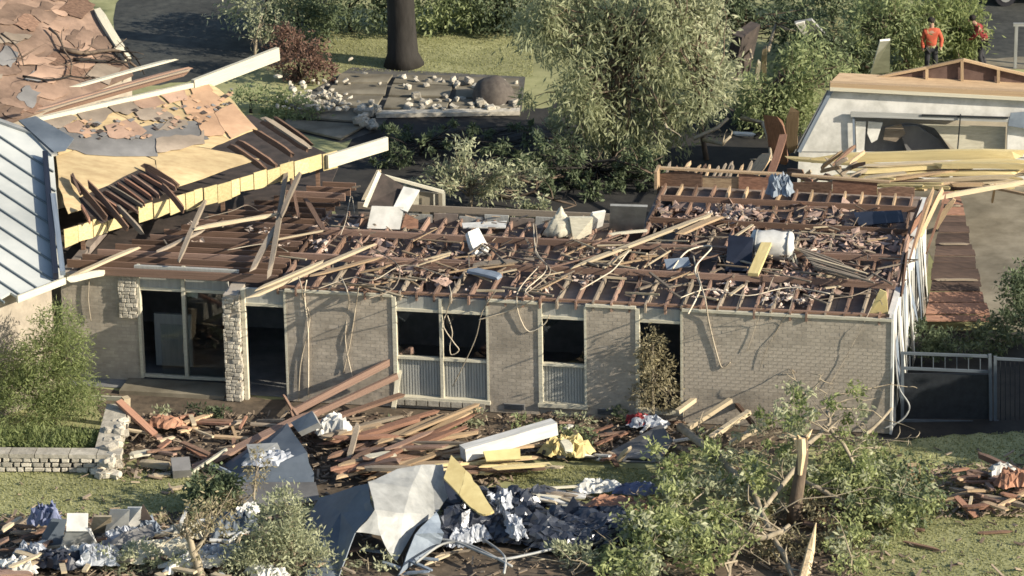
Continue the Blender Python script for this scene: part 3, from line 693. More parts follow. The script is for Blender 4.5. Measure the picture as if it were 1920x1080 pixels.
# broken boughs lying over that roof
for i, (pts, r) in enumerate([([(110, 98), (150, 110), (190, 102), (225, 108), (262, 140)], .07), ([(135, 118), (160, 122), (200, 122), (240, 128)], .05), ([(90, 60), (112, 90), (130, 118), (128, 150)], .04), ([(40, 150), (80, 160), (130, 150), (175, 160)], .035), ([(0, 70), (30, 100), (42, 130)], .03), ([(236, 96), (252, 120), (268, 146)], .04)]):
    b = MB(); P = [TP.at(x, y, .12 + (.06 if k % 2 else 0)) for k, (x, y) in enumerate(pts)]
    Q = []
    for k in range(len(P) - 1): Q += [P[k], P[k].lerp(P[k + 1], .5) + Vector((jit(.05), jit(.05), jit(.03)))]
    Q.append(P[-1]); b.tube(Q, [r * (1 - .6 * k / len(Q)) for k in range(len(Q))], 6)
    for k in range(5):
        s_ = Q[RND.randrange(1, len(Q))]; b.tube(curve_pts(s_, s_ + Vector((jit(.7), jit(.7), RND.uniform(0, .35))), .2, 3), [r * .4, r * .3, r * .2, r * .1], 4)
    tag(b.build('broken_branch', M_barkd if i % 2 else M_bark, None, True), ('thickest broken branch crossing the rake end of the stripped roof', 'broken branch just below the thickest one on the stripped roof', 'steep broken branch in the middle of the stripped roof', 'broken branch lowest on the stripped roof', 'broken branch farthest left on the stripped roof', 'short broken branch hanging over the rake of the stripped roof')[i], 'branch', 'branches on the stripped roof')

# ================================================================== STANDING SEAM ROOF, left edge
MA = g(120, 524, 3.05); ME = Vector((.72, .69, 0)).normalized(); MD = Vector((ME.y, -ME.x, 0))
MP = Plane(MA, MA + ME, MA - MD + UP_ * .26)
mr_ = thing('metal_roofed_wing', MA - ME * 1.5 - MD * 1 - UP_ * 3.05, 'house wing under a pale blue standing seam metal roof at the left edge', 'house')
plate(MP, [(-140, 180), (-40, 212), (58, 250), (100, 292), (120, 522), (34, 557), (20, 548), (-140, 640)], .06, 0, 'roof_panel', M_roofm, mr_)
for k in range(14):
    y0_ = 180 + k * 34; x0 = -30; sx = -30; 
    a = [-60, y0_ - 30]; sl_ = .66
    b_ = [140, a[1] + 200 * sl_]
    # clip on the right edge and on the eave
    def inside(x, y): 
        if x > 99 + (y - 292) * .087: return False
        if y < 236 + (x) * .5 + (10 if x > 60 else 0): return False
        return y < 560 - (x - 34) * .4
    pts = [(a[0] + u * 2, a[1] + u * 2 * sl_) for u in range(101)]; pts = [p for p in pts if inside(*p)]
    if len(pts) < 3: continue
    plank(MP.at(*pts[0], .02), MP.at(*pts[-1], .02), .035, .045, M_seam, mr_, 'seam', clean=True)
plank(MP.at(60, 249, .03), MP.at(102, 293, .03), .16, .06, M_whiteM, mr_, 'ridge_flashing', clean=True); plank(MP.at(-20, 222, .03), MP.at(60, 250, .03), .16, .06, M_whiteM, mr_, 'ridge_flashing', clean=True)
plank(MP.at(84, 298, .10), MP.at(104, 528, .10), .13, .26, M_navy, mr_, 'edge_gutter', clean=True)
plank(MP.at(98, 380, .2), MP.at(116, 526, .2), .12, .12, M_gut, mr_, 'downpipe', clean=True)
plank(MP.at(32, 561, .0), MP.at(122, 526, .0), .06, .16, M_cream, mr_, 'eave_board', clean=True)
plank(MP.at(122, 527, .0), H(S(200, 495, .7), .7, 2.72), .06, .16, M_cream, mr_, 'eave_board')
b = MB(); q1 = MA - MD * .5 - UP_ * 3.05; q0 = q1 - ME * 3.2; b.hexa([q0, q1, q1 - MD * .2, q0 - MD * .2] + [v + UP_ * 2.9 for v in (q0, q1, q1 - MD * .2, q0 - MD * .2)]); fixn(b.build('wall', M_brick, mr_))
cpx = g(46, 668); b = MB(); b.hexa([cpx + Vector(v) for v in ((-.22, -.2, 0), (.2, -.2, 0), (.2, .2, 0), (-.22, .2, 0), (-.22, -.2, 2.5), (.2, -.2, 2.7), (.2, .2, 2.75), (-.22, .2, 2.6))]); fixn(b.build('corner_pillar', M_stone, mr_))
plate(MP, [(34, 232), (66, 224), (138, 266), (122, 288), (100, 291)], .03, .10, 'valley_sheet', M_blue, mr_)

# ================================================================== WHITE HOUSE, upper right
WY = g(1700, 352).y
wh = thing('white_house', at(1730, 352, WY + 2), 'white walled house with a bare brown roof frame and a smashed window, behind the lumber', 'house')
def wp(px, py, d=0.0): return at(px, py, WY + d)
def wpoly(name, px, d, m, thick=.12, parent=wh):
    b = MB(); b.prism([wp(x, y, d) for x, y in px], thick, Vector((0, -1, 0))); return fixn(b.build(name, m, parent))
wpoly('wall', [(1562, 172), (1980, 192), (1980, 232), (1890, 222), (1600, 214), (1602, 285), (1502, 284)], 0, M_white)
wpoly('wall', [(1498, 286), (1640, 287), (1980, 300), (1980, 372), (1494, 360)], 0, M_white)
wpoly('wall', [(1890, 226), (1980, 232), (1980, 300), (1888, 292)], 0, M_white)
plank(wp(1560, 166, -.05), wp(1498, 285, -.05), .05, .10, M_gut, wh, 'rake_trim', clean=True); plank(wp(1553, 170, .1), wp(1490, 287, .1), .05, .06, M_whiteM, wh, 'rake_trim', clean=True)
plank(wp(1556, 166, -.16), wp(1985, 188, -.16), .1, .10, M_cream, wh, 'fascia', clean=True); plank(wp(1556, 158, -.1), wp(1985, 178, -.1), .2, .14, M_tan, wh, 'fascia', clean=True)
b = MB(); b.prism([wp(1555, 156), wp(1985, 176), wp(1985, 176) + Vector((0, .95, -.02)), wp(1580, 156) + Vector((0, .95, 0))], .06); fixn(b.build('ceiling_deck', M_tan, wh))
# low gable truss
GD = .9; zb_ = wp(1700, 160).z + .03
def gp(px, py): return at(px, py, WY + GD)
b = MB(); b.prism([gp(1640, 148), gp(1736, 127), gp(1805, 112), gp(1870, 128), (gp(1985, 152)), gp(1985, 165), gp(1640, 160)], .05, Vector((0, -1, 0))); fixn(b.build('gable_board', mat('gable_brown', (.13, .085, .07), (.08, .05, .042), 3), wh))
for a, b_ in [((1600, 152), (1736, 125)), ((1736, 125), (1805, 110)), ((1805, 110), (1870, 126)), ((1870, 126), (1985, 152))]:
    plank(gp(*a) + Vector((0, -.09, 0)), gp(*b_) + Vector((0, -.09, 0)), .08, .07, M_tan, wh, 'rafter', clean=True)
for x, y0_, y1_ in ((1737, 127, 156), (1803, 112, 157), (1871, 128, 160)): plank(gp(x, y0_) + Vector((0, -.10, 0)), gp(x, y1_) + Vector((0, -.10, 0)), .08, .09, M_tan, wh, 'truss_post', clean=True, up=Vector((0, -1, 0)))
# window hole
wpoly('window_reveal', [(1598, 206), (1980, 226), (1980, 300), (1598, 296)], 1.7, mat('tan_room_wall', (.50, .45, .36), (.40, .36, .28), 2, blotch=.3))
b = MB(); b.prism([wp(1600, 290, .15), wp(1890, 296, .15), wp(1890, 296, 1.68), wp(1600, 290, 1.68)], .05); fixn(b.build('floor', M_dark, wh))
plank(wp(1595, 214, -.14), wp(1895, 224, -.14), .10, .12, M_whiteM, wh, 'window_rail', clean=True); plank(wp(1728, 216, -.21), wp(1890, 221, -.21), .03, .05, M_gmetal, wh, 'rail_track', clean=True)
plank(wp(1600, 212, -.10), wp(1602, 286, -.10), .06, .05, M_gut, wh, 'window_post', up=Vector((0, -1, 0)), clean=True); plank(wp(1801, 214, -.24), wp(1795, 286, -.2), .03, .03, M_gmetal, wh, 'window_post', up=Vector((0, -1, 0)), clean=True)
wpoly('curtain', [(1604, 228), (1624, 228), (1620, 286), (1606, 286)], .1, M_white, .02); wpoly('curtain', [(1628, 228), (1655, 230), (1645, 262), (1634, 268), (1626, 250)], .15, M_white, .02)
wpoly('blind', [(1725, 232), (1886, 238), (1884, 290), (1800, 288), (1770, 262), (1752, 240)], .25, M_cream, .02)
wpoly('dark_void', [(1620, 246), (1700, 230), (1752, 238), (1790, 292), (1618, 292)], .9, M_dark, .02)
wpoly('fallen_ceiling_piece', [(1660, 240), (1690, 232), (1698, 250), (1680, 266), (1656, 262)], .4, M_grey, .05); wpoly('fallen_ceiling_piece', [(1688, 236), (1720, 236), (1760, 262), (1780, 290), (1704, 292), (1692, 262)], .6, M_felt_grey, .05)
wpoly('awning_end', [(1895, 212), (1980, 205), (1980, 250), (1890, 236)], -.2, M_gut, .03)
b = MB(); b.hexa([wp(1500, 352, .2), wp(1980, 365, .2), wp(1980, 365, .2) + Vector((0, 4, 0)), wp(1500, 352, .2) + Vector((0, 4, 0))] + [Vector((v.x, v.y, 2.2)) for v in (wp(1530, 352, .2), wp(1980, 365, .2), wp(1980, 365, .2) + Vector((0, 1.2, 0)), wp(1530, 352, .2) + Vector((0, 1.2, 0)))])

# ================================================================== PEOPLE
def person(feet, face, pose, label, top, bot):
    """pose: joints relative to the feet point in metres (x right, y away, z up)"""
    t = thing('person', feet, label, 'person'); o = Vector(feet)
    def skin(name, chains, radii, m, sub=2):
        names = []; vs = []; es = []; rs = []
        def idx(n):
            if n not in names: names.append(n); vs.append(o + Vector(pose[n])); rs.append(radii.get(n, .05))
            return names.index(n)
        for ch in chains:
            for a, b_ in zip(ch, ch[1:]): es.append((idx(a), idx(b_)))
        me = bpy.data.meshes.new(name); me.from_pydata([tuple(v) for v in vs], es, []); ob = bpy.data.objects.new(name, me); COL.objects.link(ob)
        md = ob.modifiers.new('s', 'SKIN'); md.use_smooth_shade = True
        for i, n in enumerate(names): me.skin_vertices[0].data[i].radius = (rs[i], rs[i] * (.75 if n in ('hips', 'waist', 'chest', 'sh') else 1))
        me.skin_vertices[0].data[0].use_root = True
        ob.modifiers.new('d', 'SUBSURF').levels = sub
        dg = bpy.context.evaluated_depsgraph_get(); ev = bpy.data.meshes.new_from_object(ob.evaluated_get(dg)); bpy.data.objects.remove(ob)
        ev.materials.clear(); ev.materials.append(m); ev.name = name
        c = bpy.data.objects.new(name, ev); return place(c, Matrix.Identity(4), t)
    skin('body', [('hips', 'waist', 'chest', 'neck', 'head'), ('chest', 'shl', 'ell', 'wrl', 'hdl'), ('chest', 'shr', 'elr', 'wrr', 'hdr'), ('hips', 'hil', 'knl', 'anl', 'tol'), ('hips', 'hir', 'knr', 'anr', 'tor')],
         dict(hips=.13, waist=.125, chest=.145, neck=.055, head=.10, shl=.06, shr=.06, ell=.042, elr=.042, wrl=.03, wrr=.03, hdl=.04, hdr=.04, hil=.085, hir=.085, knl=.058, knr=.058, anl=.04, anr=.04, tol=.04, tor=.04), M_skin)
    skin('jacket', [('hips', 'waist', 'chest', 'neck'), ('chest', 'shl', 'ell', 'wrl'), ('chest', 'shr', 'elr', 'wrr')], dict(hips=.175, waist=.165, chest=.185, neck=.075, shl=.085, shr=.085, ell=.065, elr=.065, wrl=.05, wrr=.05), top)
    skin('trousers', [('hips', 'hil', 'knl', 'anl'), ('hips', 'hir', 'knr', 'anr')], dict(hips=.15, hil=.11, hir=.11, knl=.08, knr=.08, anl=.065, anr=.065), bot)
    h = o + Vector(pose['head']); me = chunk_mesh('hair', M_hair, 3, 2, .06)
    put(me, 'hair', h + Vector((0, .02, .06)) - Vector(face) * .03, (.215, .225, .20), t, Matrix.Identity(4))
    e = MB()
    for s in (-1, 1): 
        sd = Vector((-face[1], face[0], 0)) * .035 * s; c = h + Vector(face) * .092 + sd; e.beam(c - Vector((0, 0, .012)), c + Vector((0, 0, .012)), .02, .02, up=Vector((1, 0, 0)))
    fixn(e.build('eyes', M_hair, t)); nmb = MB(); c = h + Vector(face) * .10; nmb.beam(c + Vector((0, 0, -.03)), c + Vector((0, 0, .015)), .03, .035, up=Vector((1, 0, 0))); fixn(nmb.build('nose', M_skin, t))
    return t
fp = g(1745, 147)
person(fp, (.5, .86, 0), dict(hips=(0, 0, .95), waist=(0, .0, 1.12), chest=(0, 0, 1.36), neck=(0, .02, 1.53), head=(.0, .03, 1.68), shl=(-.19, 0, 1.43), ell=(-.27, .03, 1.15), wrl=(-.24, -.08, .92), hdl=(-.23, -.1, .84),
       shr=(.19, 0, 1.43), elr=(.30, .02, 1.16), wrr=(.26, -.1, .95), hdr=(.24, -.14, .88), hil=(-.1, 0, .88), knl=(-.12, -.03, .5), anl=(-.13, .02, .08), tol=(-.14, .14, .03), hir=(.1, 0, .88), knr=(.12, -.02, .5), anr=(.12, .04, .08), tor=(.14, .16, .03)),
       'person in a bright orange jacket and dark trousers standing behind the bare gable', M_orange, M_trou)
fp = g(1838, 128)
person(fp, (-.9, -.4, 0), dict(hips=(.05, 0, .86), waist=(.02, 0, 1.02), chest=(-.10, -.02, 1.22), neck=(-.2, -.02, 1.36), head=(-.28, -.03, 1.47), shl=(-.12, -.18, 1.27), ell=(-.22, -.2, 1.02), wrl=(-.36, -.14, .92), hdl=(-.43, -.12, .9),
       shr=(-.06, .18, 1.27), elr=(.14, .14, 1.02), wrr=(.17, .05, .78), hdr=(.17, .03, .7), hil=(.04, -.1, .80), knl=(-.06, -.12, .46), anl=(.06, -.12, .08), tol=(-.06, -.15, .03), hir=(.06, .1, .80), knr=(0, .12, .46), anr=(.16, .12, .08), tor=(.04, .12, .03)),
       'person in a dark red top stooping beside the street', M_redc, M_trou)

# ================================================================== YELLOW LUMBER FALLEN BEHIND THE WING
def pl(p0, z0, p1, z1, w, h, m, label, group=None, name='plank', cat='plank', roll=0.0, clean=False):
    return tag(plank(g(*p0, z0), g(*p1, z1), w, h, m, None, name, roll, clean), label, cat, group)
YG = 'pale yellow framing lumber in front of the white house'; YL = 'pale yellow framing timber in the long heap in front of the white house'
for (a, za, b_, zb2, w, h, m) in [((1500, 300), 1.5, (1930, 288), 1.75, .12, .26, M_yel), ((1590, 322), 1.5, (1930, 300), 1.6, .3, .1, M_yel), ((1540, 330), 1.35, (1925, 322), 1.45, .28, .08, M_yel), ((1600, 345), 1.2, (1920, 338), 1.3, .24, .08, M_pale),
     ((1470, 296), 1.5, (1700, 315), 1.4, .22, .07, M_yel), ((1560, 352), 1.1, (1925, 328), 1.5, .10, .10, M_pale), ((1650, 340), 1.35, (1800, 318), 1.5, .16, .06, M_tan), ((1700, 352), 1.1, (1930, 346), 1.2, .2, .06, M_pale), ((1610, 312), 1.6, (1790, 302), 1.65, .2, .05, M_pale),
     ((1620, 334), 1.45, (1700, 324), 1.5, .2, .05, M_pale), ((1748, 310), 1.65, (1930, 312), 1.6, .14, .14, M_yel)]:
    pl(a, za, b_, zb2, w, h, m, lab(m, a, b_, (1470, 290, 1930, 352), 'big timbers by the white house'), YG)
for k in range(26):
    x = RND.uniform(1560, 1900); y = RND.uniform(318, 360); L = RND.uniform(40, 150); dy = -L * RND.uniform(-.05, .12)
    m_ = RND.choice((M_yel, M_pale, M_tan, M_yel, M_brown)); pl((x, y), 1.25 + jit(.2), (x + L, y + dy), 1.3 + jit(.2), RND.uniform(.05, .12), RND.uniform(.04, .1), m_, lab(m_, (x, y), (x + L, y + dy), (1560, 318, 1920, 360), 'lumber by the white house'), YG)
pl((1545, 292), 1.7, (1612, 358), 1.5, .14, .05, M_pale, 'pale board slanting down the left end of the yellow lumber heap')
pl((1750, 372), 1.9, (1935, 340), 2.0, .06, .12, M_pale, 'long thin pale board jutting over the tan driveway')
pl((1840, 348), 1.6, (1930, 366), 1.5, .10, .06, M_tan, 'short tan board hanging at the right edge above the driveway'); pl((1866, 345), 1.9, (1860, 380), 1.2, .05, .07, M_tan, 'thin upright stick under the boards above the driveway')
# upright reddish boards and ply left of the white house
BG = 'broken boards standing at the back corner of the wing'
pl((1462, 310), .9, (1448, 215), 2.6, .5, .05, M_red, 'upright reddish broken board behind the wing roof', BG); pl((1486, 290), .9, (1490, 200), 2.6, .34, .05, M_tan, 'upright tan board beside the reddish broken one', BG)
pl((1395, 345), 1.8, (1440, 285), 2.5, .45, .04, M_tan, 'leaning tan plywood strip at the rear rim of the wing', BG); pl((1440, 340), 1.6, (1470, 250), 2.4, .2, .04, M_red, 'short reddish splinter board leaning in front of the upright pair', BG)
for k in range(13):
    x = 1248 + k * 12 + jit(3); pl((x, 342 + jit(3)), 2.6, (x + 16 + jit(8), 308 + jit(6)), 2.75, .05, .12, RND.choice((M_grey, M_tan, M_grey, M_brown)), 'rafter stub sticking out behind the reddish rim of the wing', 'rafter stubs behind the rim')
pl((1236, 334), 2.7, (1400, 336), 2.75, .06, .1, M_brown, 'brown board tying the rafter stubs together behind the rim')
for k in range(22):
    x = RND.uniform(1440, 1600); y = RND.uniform(305, 356); a = RND.uniform(-.6, .9); L = RND.uniform(25, 60)
    m_ = RND.choice((M_red, M_brown, M_tan, M_pale, M_grey)); b_ = (x + L * cos(a), y - L * sin(a)); pl((x, y), 2.2 + jit(.3), b_, 2.4 + jit(.3), .05, .1, m_, lab(m_, (x, y), b_, (1440, 300, 1640, 360), 'jumble behind the rim'), 'jumbled studs at the wing corner')
crumple('torn_wrap', (1462, 368), 2.95, (.55, .5), .35, M_gut, 14, 3, 'pale grey crumpled wrap caught on the rear rim of the wing', 'wrap')

# ================================================================== DEBRIS ON THE JOISTS
ZJ = TOP + .24
def jp(p0, p1, w, h, m, label, group=None, dz=0.0, dz1=None, **k):
    return pl(p0, ZJ + dz, p1, ZJ + (dz if dz1 is None else dz1), w, h, m, label, group, **k)
jp((1056, 508), (1345, 398), .14, .06, M_pale, 'long pale board lying diagonally across the middle of the open attic', dz=.05)
jp((1270, 440), (1352, 405), .2, .05, M_tan, 'tan board end beside the long pale diagonal board', dz=.12)
jp((460, 562), (705, 455), .12, .06, M_pale, 'pale board sloping from the attic down to the roof edge above the doorway', dz=-.02, dz1=.12)
jp((470, 548), (612, 488), .10, .05, M_pale, 'shorter pale board just above the one over the doorway', dz=.1); jp((575, 520), (722, 480), .12, .04, M_tan, 'tan splintered board across the front joists left of centre', dz=.08)
jp((540, 300), (505, 520), .12, .10, M_grey, 'long grey rafter lying front to back across the sideways joists', dz=.15); jp((565, 318), (525, 410), .10, .10, M_grey, 'grey rafter half crossing the long one below the yellow edge', dz=.3)
jp((528, 410), (470, 512), .14, .06, M_grey, 'wide grey board at the lower end of the crossing rafters', dz=.1); jp((388, 368), (332, 495), .10, .08, M_grey, 'grey rafter lying across the joists above the patio window', dz=.12)
jp((356, 430), (525, 402), .08, .08, M_pale, 'pale stick lying level between the two grey rafters', dz=.2); jp((490, 455), (610, 432), .04, .04, M_pale, 'thin pale lath on the sideways joists', dz=.1)
jp((570, 368), (608, 435), .12, .05, M_brown, 'brown board tilted right of the crossing rafters', dz=.1); jp((545, 330), (560, 410), .08, .06, M_brown, 'brown stick beside the crossing rafters', dz=.1)
jp((290, 475), (385, 430), .1, .06, M_grey, 'grey board end above the torn brick corner', dz=.1); jp((130, 520), (262, 462), .12, .06, M_pale, 'pale board along the eave left of the brick corner', dz=-.1, dz1=.1)
jp((680, 378), (712, 318), .10, .06, M_pale, 'white edged stick leaning left of the overturned cabinet', dz=.0, dz1=.5)
jp((875, 505), (940, 520), .3, .06, M_gut, 'grey metal strip lying on the front joists near the middle', dz=.05); jp((880, 497), (1005, 486), .25, .03, M_grey, 'flat grey board on the joists behind the metal strip', dz=.02)
jp((770, 560), (645, 528), .05, .04, M_grey, 'thin lath crossing the joists above the double window', dz=.02)
for k in range(9):
    x = 1490 + k * 4; y = 462 + k * 4.5; jp((x, y), (x + 105 + jit(18), y + 34 + jit(8)), .06, .035, RND.choice((M_grey, M_pale, M_brown, M_grey)), ('topmost', 'second', 'third', 'fourth', 'fifth', 'sixth', 'seventh', 'eighth', 'lowest')[k] + ' batten in the fan of battens right of the white tank', 'fan of battens on the wing attic', dz=.08 + .02 * k)
AG = 'broken laths scattered over the open attic'
AJ = Joined()
for k in range(125):
    if k < 78: x, y = RND.uniform(1000, 1650), RND.uniform(385, 555)
    else: x, y = RND.uniform(580, 1010), RND.uniform(440, 545)
    if x < 1215 and y < 445: y += 60
    a = RND.gauss(0, .5); L = RND.uniform(25, 100)
    AJ.add(g(x, y, ZJ + jit(.04)), g(x + L * cos(a), y - L * sin(a) * .5, ZJ + RND.uniform(-.1, .16)), RND.uniform(.02, .07), RND.uniform(.02, .045), RND.choice((M_grey, M_pale, M_joist, M_pale, M_tan, M_grey)))
for k in range(10):
    x, y = RND.uniform(300, 690), RND.uniform(340, 495); y = max(y, 470 - (x - 250) * .35)
    a = RND.gauss(.2, .6); L = RND.uniform(15, 55)
    AJ.add(g(x, y, ZJ + jit(.05)), g(x + L * cos(a), y - L * sin(a) * .5, ZJ + RND.uniform(0, .15)), RND.uniform(.03, .07), .03, RND.choice((M_grey, M_pale, M_brown, M_brown)))
AJ.build('broken_laths', 'broken laths scattered over the open attic joists of the brick house')
# insulation tufts
def tufts(name, m, n, boxes, label, smin, smax, z):
    V = []; Fc = []; T = []
    for _ in range(n):
        x0, y0_, x1, y1_ = RND.choice(boxes); c = g(RND.uniform(x0, x1), RND.uniform(y0_, y1_), z + RND.uniform(-.1, .04)); t = RND.random(); S_ = RND.uniform(smin, smax) * 1.5
        for q in range(RND.randrange(5, 14)):           # a torn, fluffy wad: overlapping bent flakes
            s = S_ * RND.uniform(.25, .6); d = c + Vector((RND.gauss(0, S_ * .4), RND.gauss(0, S_ * .4), RND.random() * S_ * .35)); k = len(V)
            ax = Vector((RND.gauss(0, 1), RND.gauss(0, 1), RND.gauss(0, .35))).normalized(); bx = ax.cross(Vector((RND.gauss(0, .5), RND.gauss(0, .5), 1))).normalized(); nx = ax.cross(bx)
            V += [d - ax * s + nx * jit(s * .4), d - ax * s * .2 - bx * s * RND.uniform(.3, .8), d + ax * s * RND.uniform(.5, 1) + nx * jit(s * .4), d + ax * s * .2 + bx * s * RND.uniform(.3, .8)]; T += [min(1, max(0, t + jit(.3)))] * 4
            Fc += [(k, k + 1, k + 2), (k, k + 2, k + 3)]
    o = mk(name, V, Fc, m, tint=T); return tag(o, label, 'insulation', kind='stuff')
tufts('insulation', M_insul, 165, [(1240, 390, 1690, 470), (1240, 390, 1420, 440), (1480, 440, 1680, 540), (1300, 500, 1560, 560), (700, 445, 880, 540), (1480, 420, 1660, 480)], 'tan pink insulation tufts strewn between the attic joists of the brick house', .10, .30, TOP + .02)
tufts('plaster_rubble', M_fluff, 110, [(1240, 400, 1680, 560), (560, 450, 1240, 550), (360, 400, 660, 470), (1440, 540, 1520, 575), (1350, 385, 1420, 430)], 'pale plaster and insulation lumps on the attic joists', .05, .17, TOP + .12)
# overturned white cabinet at the back of the attic
cab = thing('cabinet', g(745, 420, TOP), 'overturned white cabinet with dark open front on the rear attic edge', 'cabinet')
cY = g(740, 424, TOP + .15).y
def cp_(px, py, d=0): return at(px, py, cY + d)
def cpoly(name, px, m, th=.04): return solid(name, [cp_(x, y, d) for x, y, d in px], [(0, 1, 2), (0, 2, 3)], th, m, cab)
cpoly('front_panel', [(688, 428, 0), (750, 430, 0), (758, 388, .12), (697, 386, .12)], M_white)
cpoly('open_inside', [(684, 386, .16), (757, 389, .16), (757, 350, .75), (712, 322, .8)], M_felt_dk)
cpoly('side_flap', [(738, 388, .14), (764, 398, .05), (787, 357, .5), (757, 350, .6)], M_white)
cpoly('left_edge', [(680, 388, .1), (688, 390, .1), (714, 326, .78), (708, 320, .78)], M_cream, .06)
cpoly('base', [(752, 428, .02), (784, 430, .05), (784, 412, .15), (760, 400, .08)], M_red)
wallp = thing('wall_remnant', g(800, 425, TOP - .2), 'standing scrap of interior wall with a pale frame beside the overturned cabinet', 'wall')
def wr(name, px, m, d=1.15, th=.05):
    b = MB(); b.prism([cp_(x, y, d) for x, y in px], th, Vector((0, -1, 0))); return fixn(b.build(name, m, wallp))
wr('wall_panel', [(780, 358), (830, 364), (832, 430), (776, 430)], mat('khaki_board', (.24, .21, .16), (.17, .15, .11), 3)); wr('door_edge', [(770, 354), (786, 357), (784, 425), (776, 425)], M_cream, 1.05)
plank(cp_(706, 326, 1.0), cp_(832, 360, 1.05), .06, .07, M_cream, wallp, 'frame_rail', clean=True); plank(cp_(832, 360, 1.05), cp_(833, 430, 1.05), .07, .06, M_cream, wallp, 'frame_post', up=Vector((0, -1, 0)), clean=True); plank(cp_(814, 364, 1.0), cp_(815, 430, 1.0), .03, .03, M_cream, wallp, 'frame_post', up=Vector((0, -1, 0)), clean=True)
# other things on the roof
def blockpoly(name, px, z, thick, m, label, cat):
    b = MB(); b.prism([g(x, y, z + (q[0] if q else 0)) for x, y, *q in px], thick); return tag(fixn(b.build(name, m)), label, cat)
blockpoly('bent_sheet', [(872, 440, .5), (892, 432, .45), (912, 470, .1), (910, 478, .05), (886, 482, .05), (878, 462, .3)], TOP, .12, M_white, 'white bent plastic sheet lying on the middle attic', 'sheet')
blockpoly('white_sheet', [(866, 420), (950, 416), (948, 428), (868, 428)], TOP + .1, .03, M_white, 'flat white sheet on the rear edge of the middle attic', 'sheet')
o = crumple('cushion', (1052, 440), TOP + .05, (.7, .5), .2, M_cream, 14, 5, 'cream torn cushion on the rear edge of the middle attic', 'cushion', tall=.55, smooth=True)
blockpoly('cardboard_panel', [(1075, 452, .0), (1108, 446, 0), (1112, 408, .55), (1068, 408, .55)], TOP, .1, M_cream, 'beige board propped behind the cream cushion', 'board')
blockpoly('white_board', [(1098, 436, .1), (1130, 424, .1), (1136, 396, .6), (1112, 400, .6)], TOP, .05, M_white, 'small white board leaning right of the beige board', 'board')
blockpoly('loose_sheet', [(1142, 436, .0), (1206, 438, 0), (1214, 388, .9), (1144, 386, .9)], TOP, .06, M_whiteM, 'pale blue white panel leaning at the inner corner of the attic', 'panel')
pl((1140, 440), TOP + .3, (1215, 432), TOP + .3, .06, .06, M_cream, 'pale stick along the foot of the blue white panel')
tank = thing('water_tank', g(1446, 470, TOP + .1), 'dented white tank lying on the right wing attic', 'tank')
b = MB(); c0 = g(1408, 458, TOP + .35); c1 = g(1487, 462, TOP + .35)
b.tube([c0, c0.lerp(c1, .04), c0.lerp(c1, .5), c0.lerp(c1, .96), c1], [.26, .33, .34, .33, .27], 14); o = dent(b.build('tank_body', M_white, tank, True), 1, .03)
for f in (.12, .88):
    b = MB(); q = c0.lerp(c1, f); b.tube([q, q + (c1 - c0).normalized() * .04], [.355, .355], 14); b.build('band', M_whiteM, tank, True)
for k in range(3):
    q = c1 + Vector((jit(.1), -.2, -.1)); b = MB(); b.tube([q, q + Vector((.05, -.15, -.2)), q + Vector((-.05, -.3, -.45))], .015, 5); b.build('pipe', M_cream, tank)
blockpoly('navy_bin', [(1360, 508, 0), (1408, 508, 0), (1412, 445, .55), (1366, 440, .55)], TOP + .1, .5, M_navy, 'dark navy box jammed between the joists left of the white tank', 'box')
pl((1438, 455), ZJ + .25, (1412, 515), ZJ + .05, .24, .08, M_foam, 'bright yellow board leaning below the white tank', cat='board', clean=True)
blockpoly('navy_sheet', [(1600, 400, .1), (1690, 396, .1), (1695, 418, .0), (1610, 424, .0)], TOP + .2, .03, M_navy, 'dark blue black sheet at the rear right of the wing attic', 'sheet')
blockpoly('green_grey_sheet', [(1245, 488, .1), (1290, 484, .1), (1296, 500, 0), (1250, 506, 0)], TOP + .2, .03, M_gut, 'grey green scrap sheet left of the navy box', 'sheet')
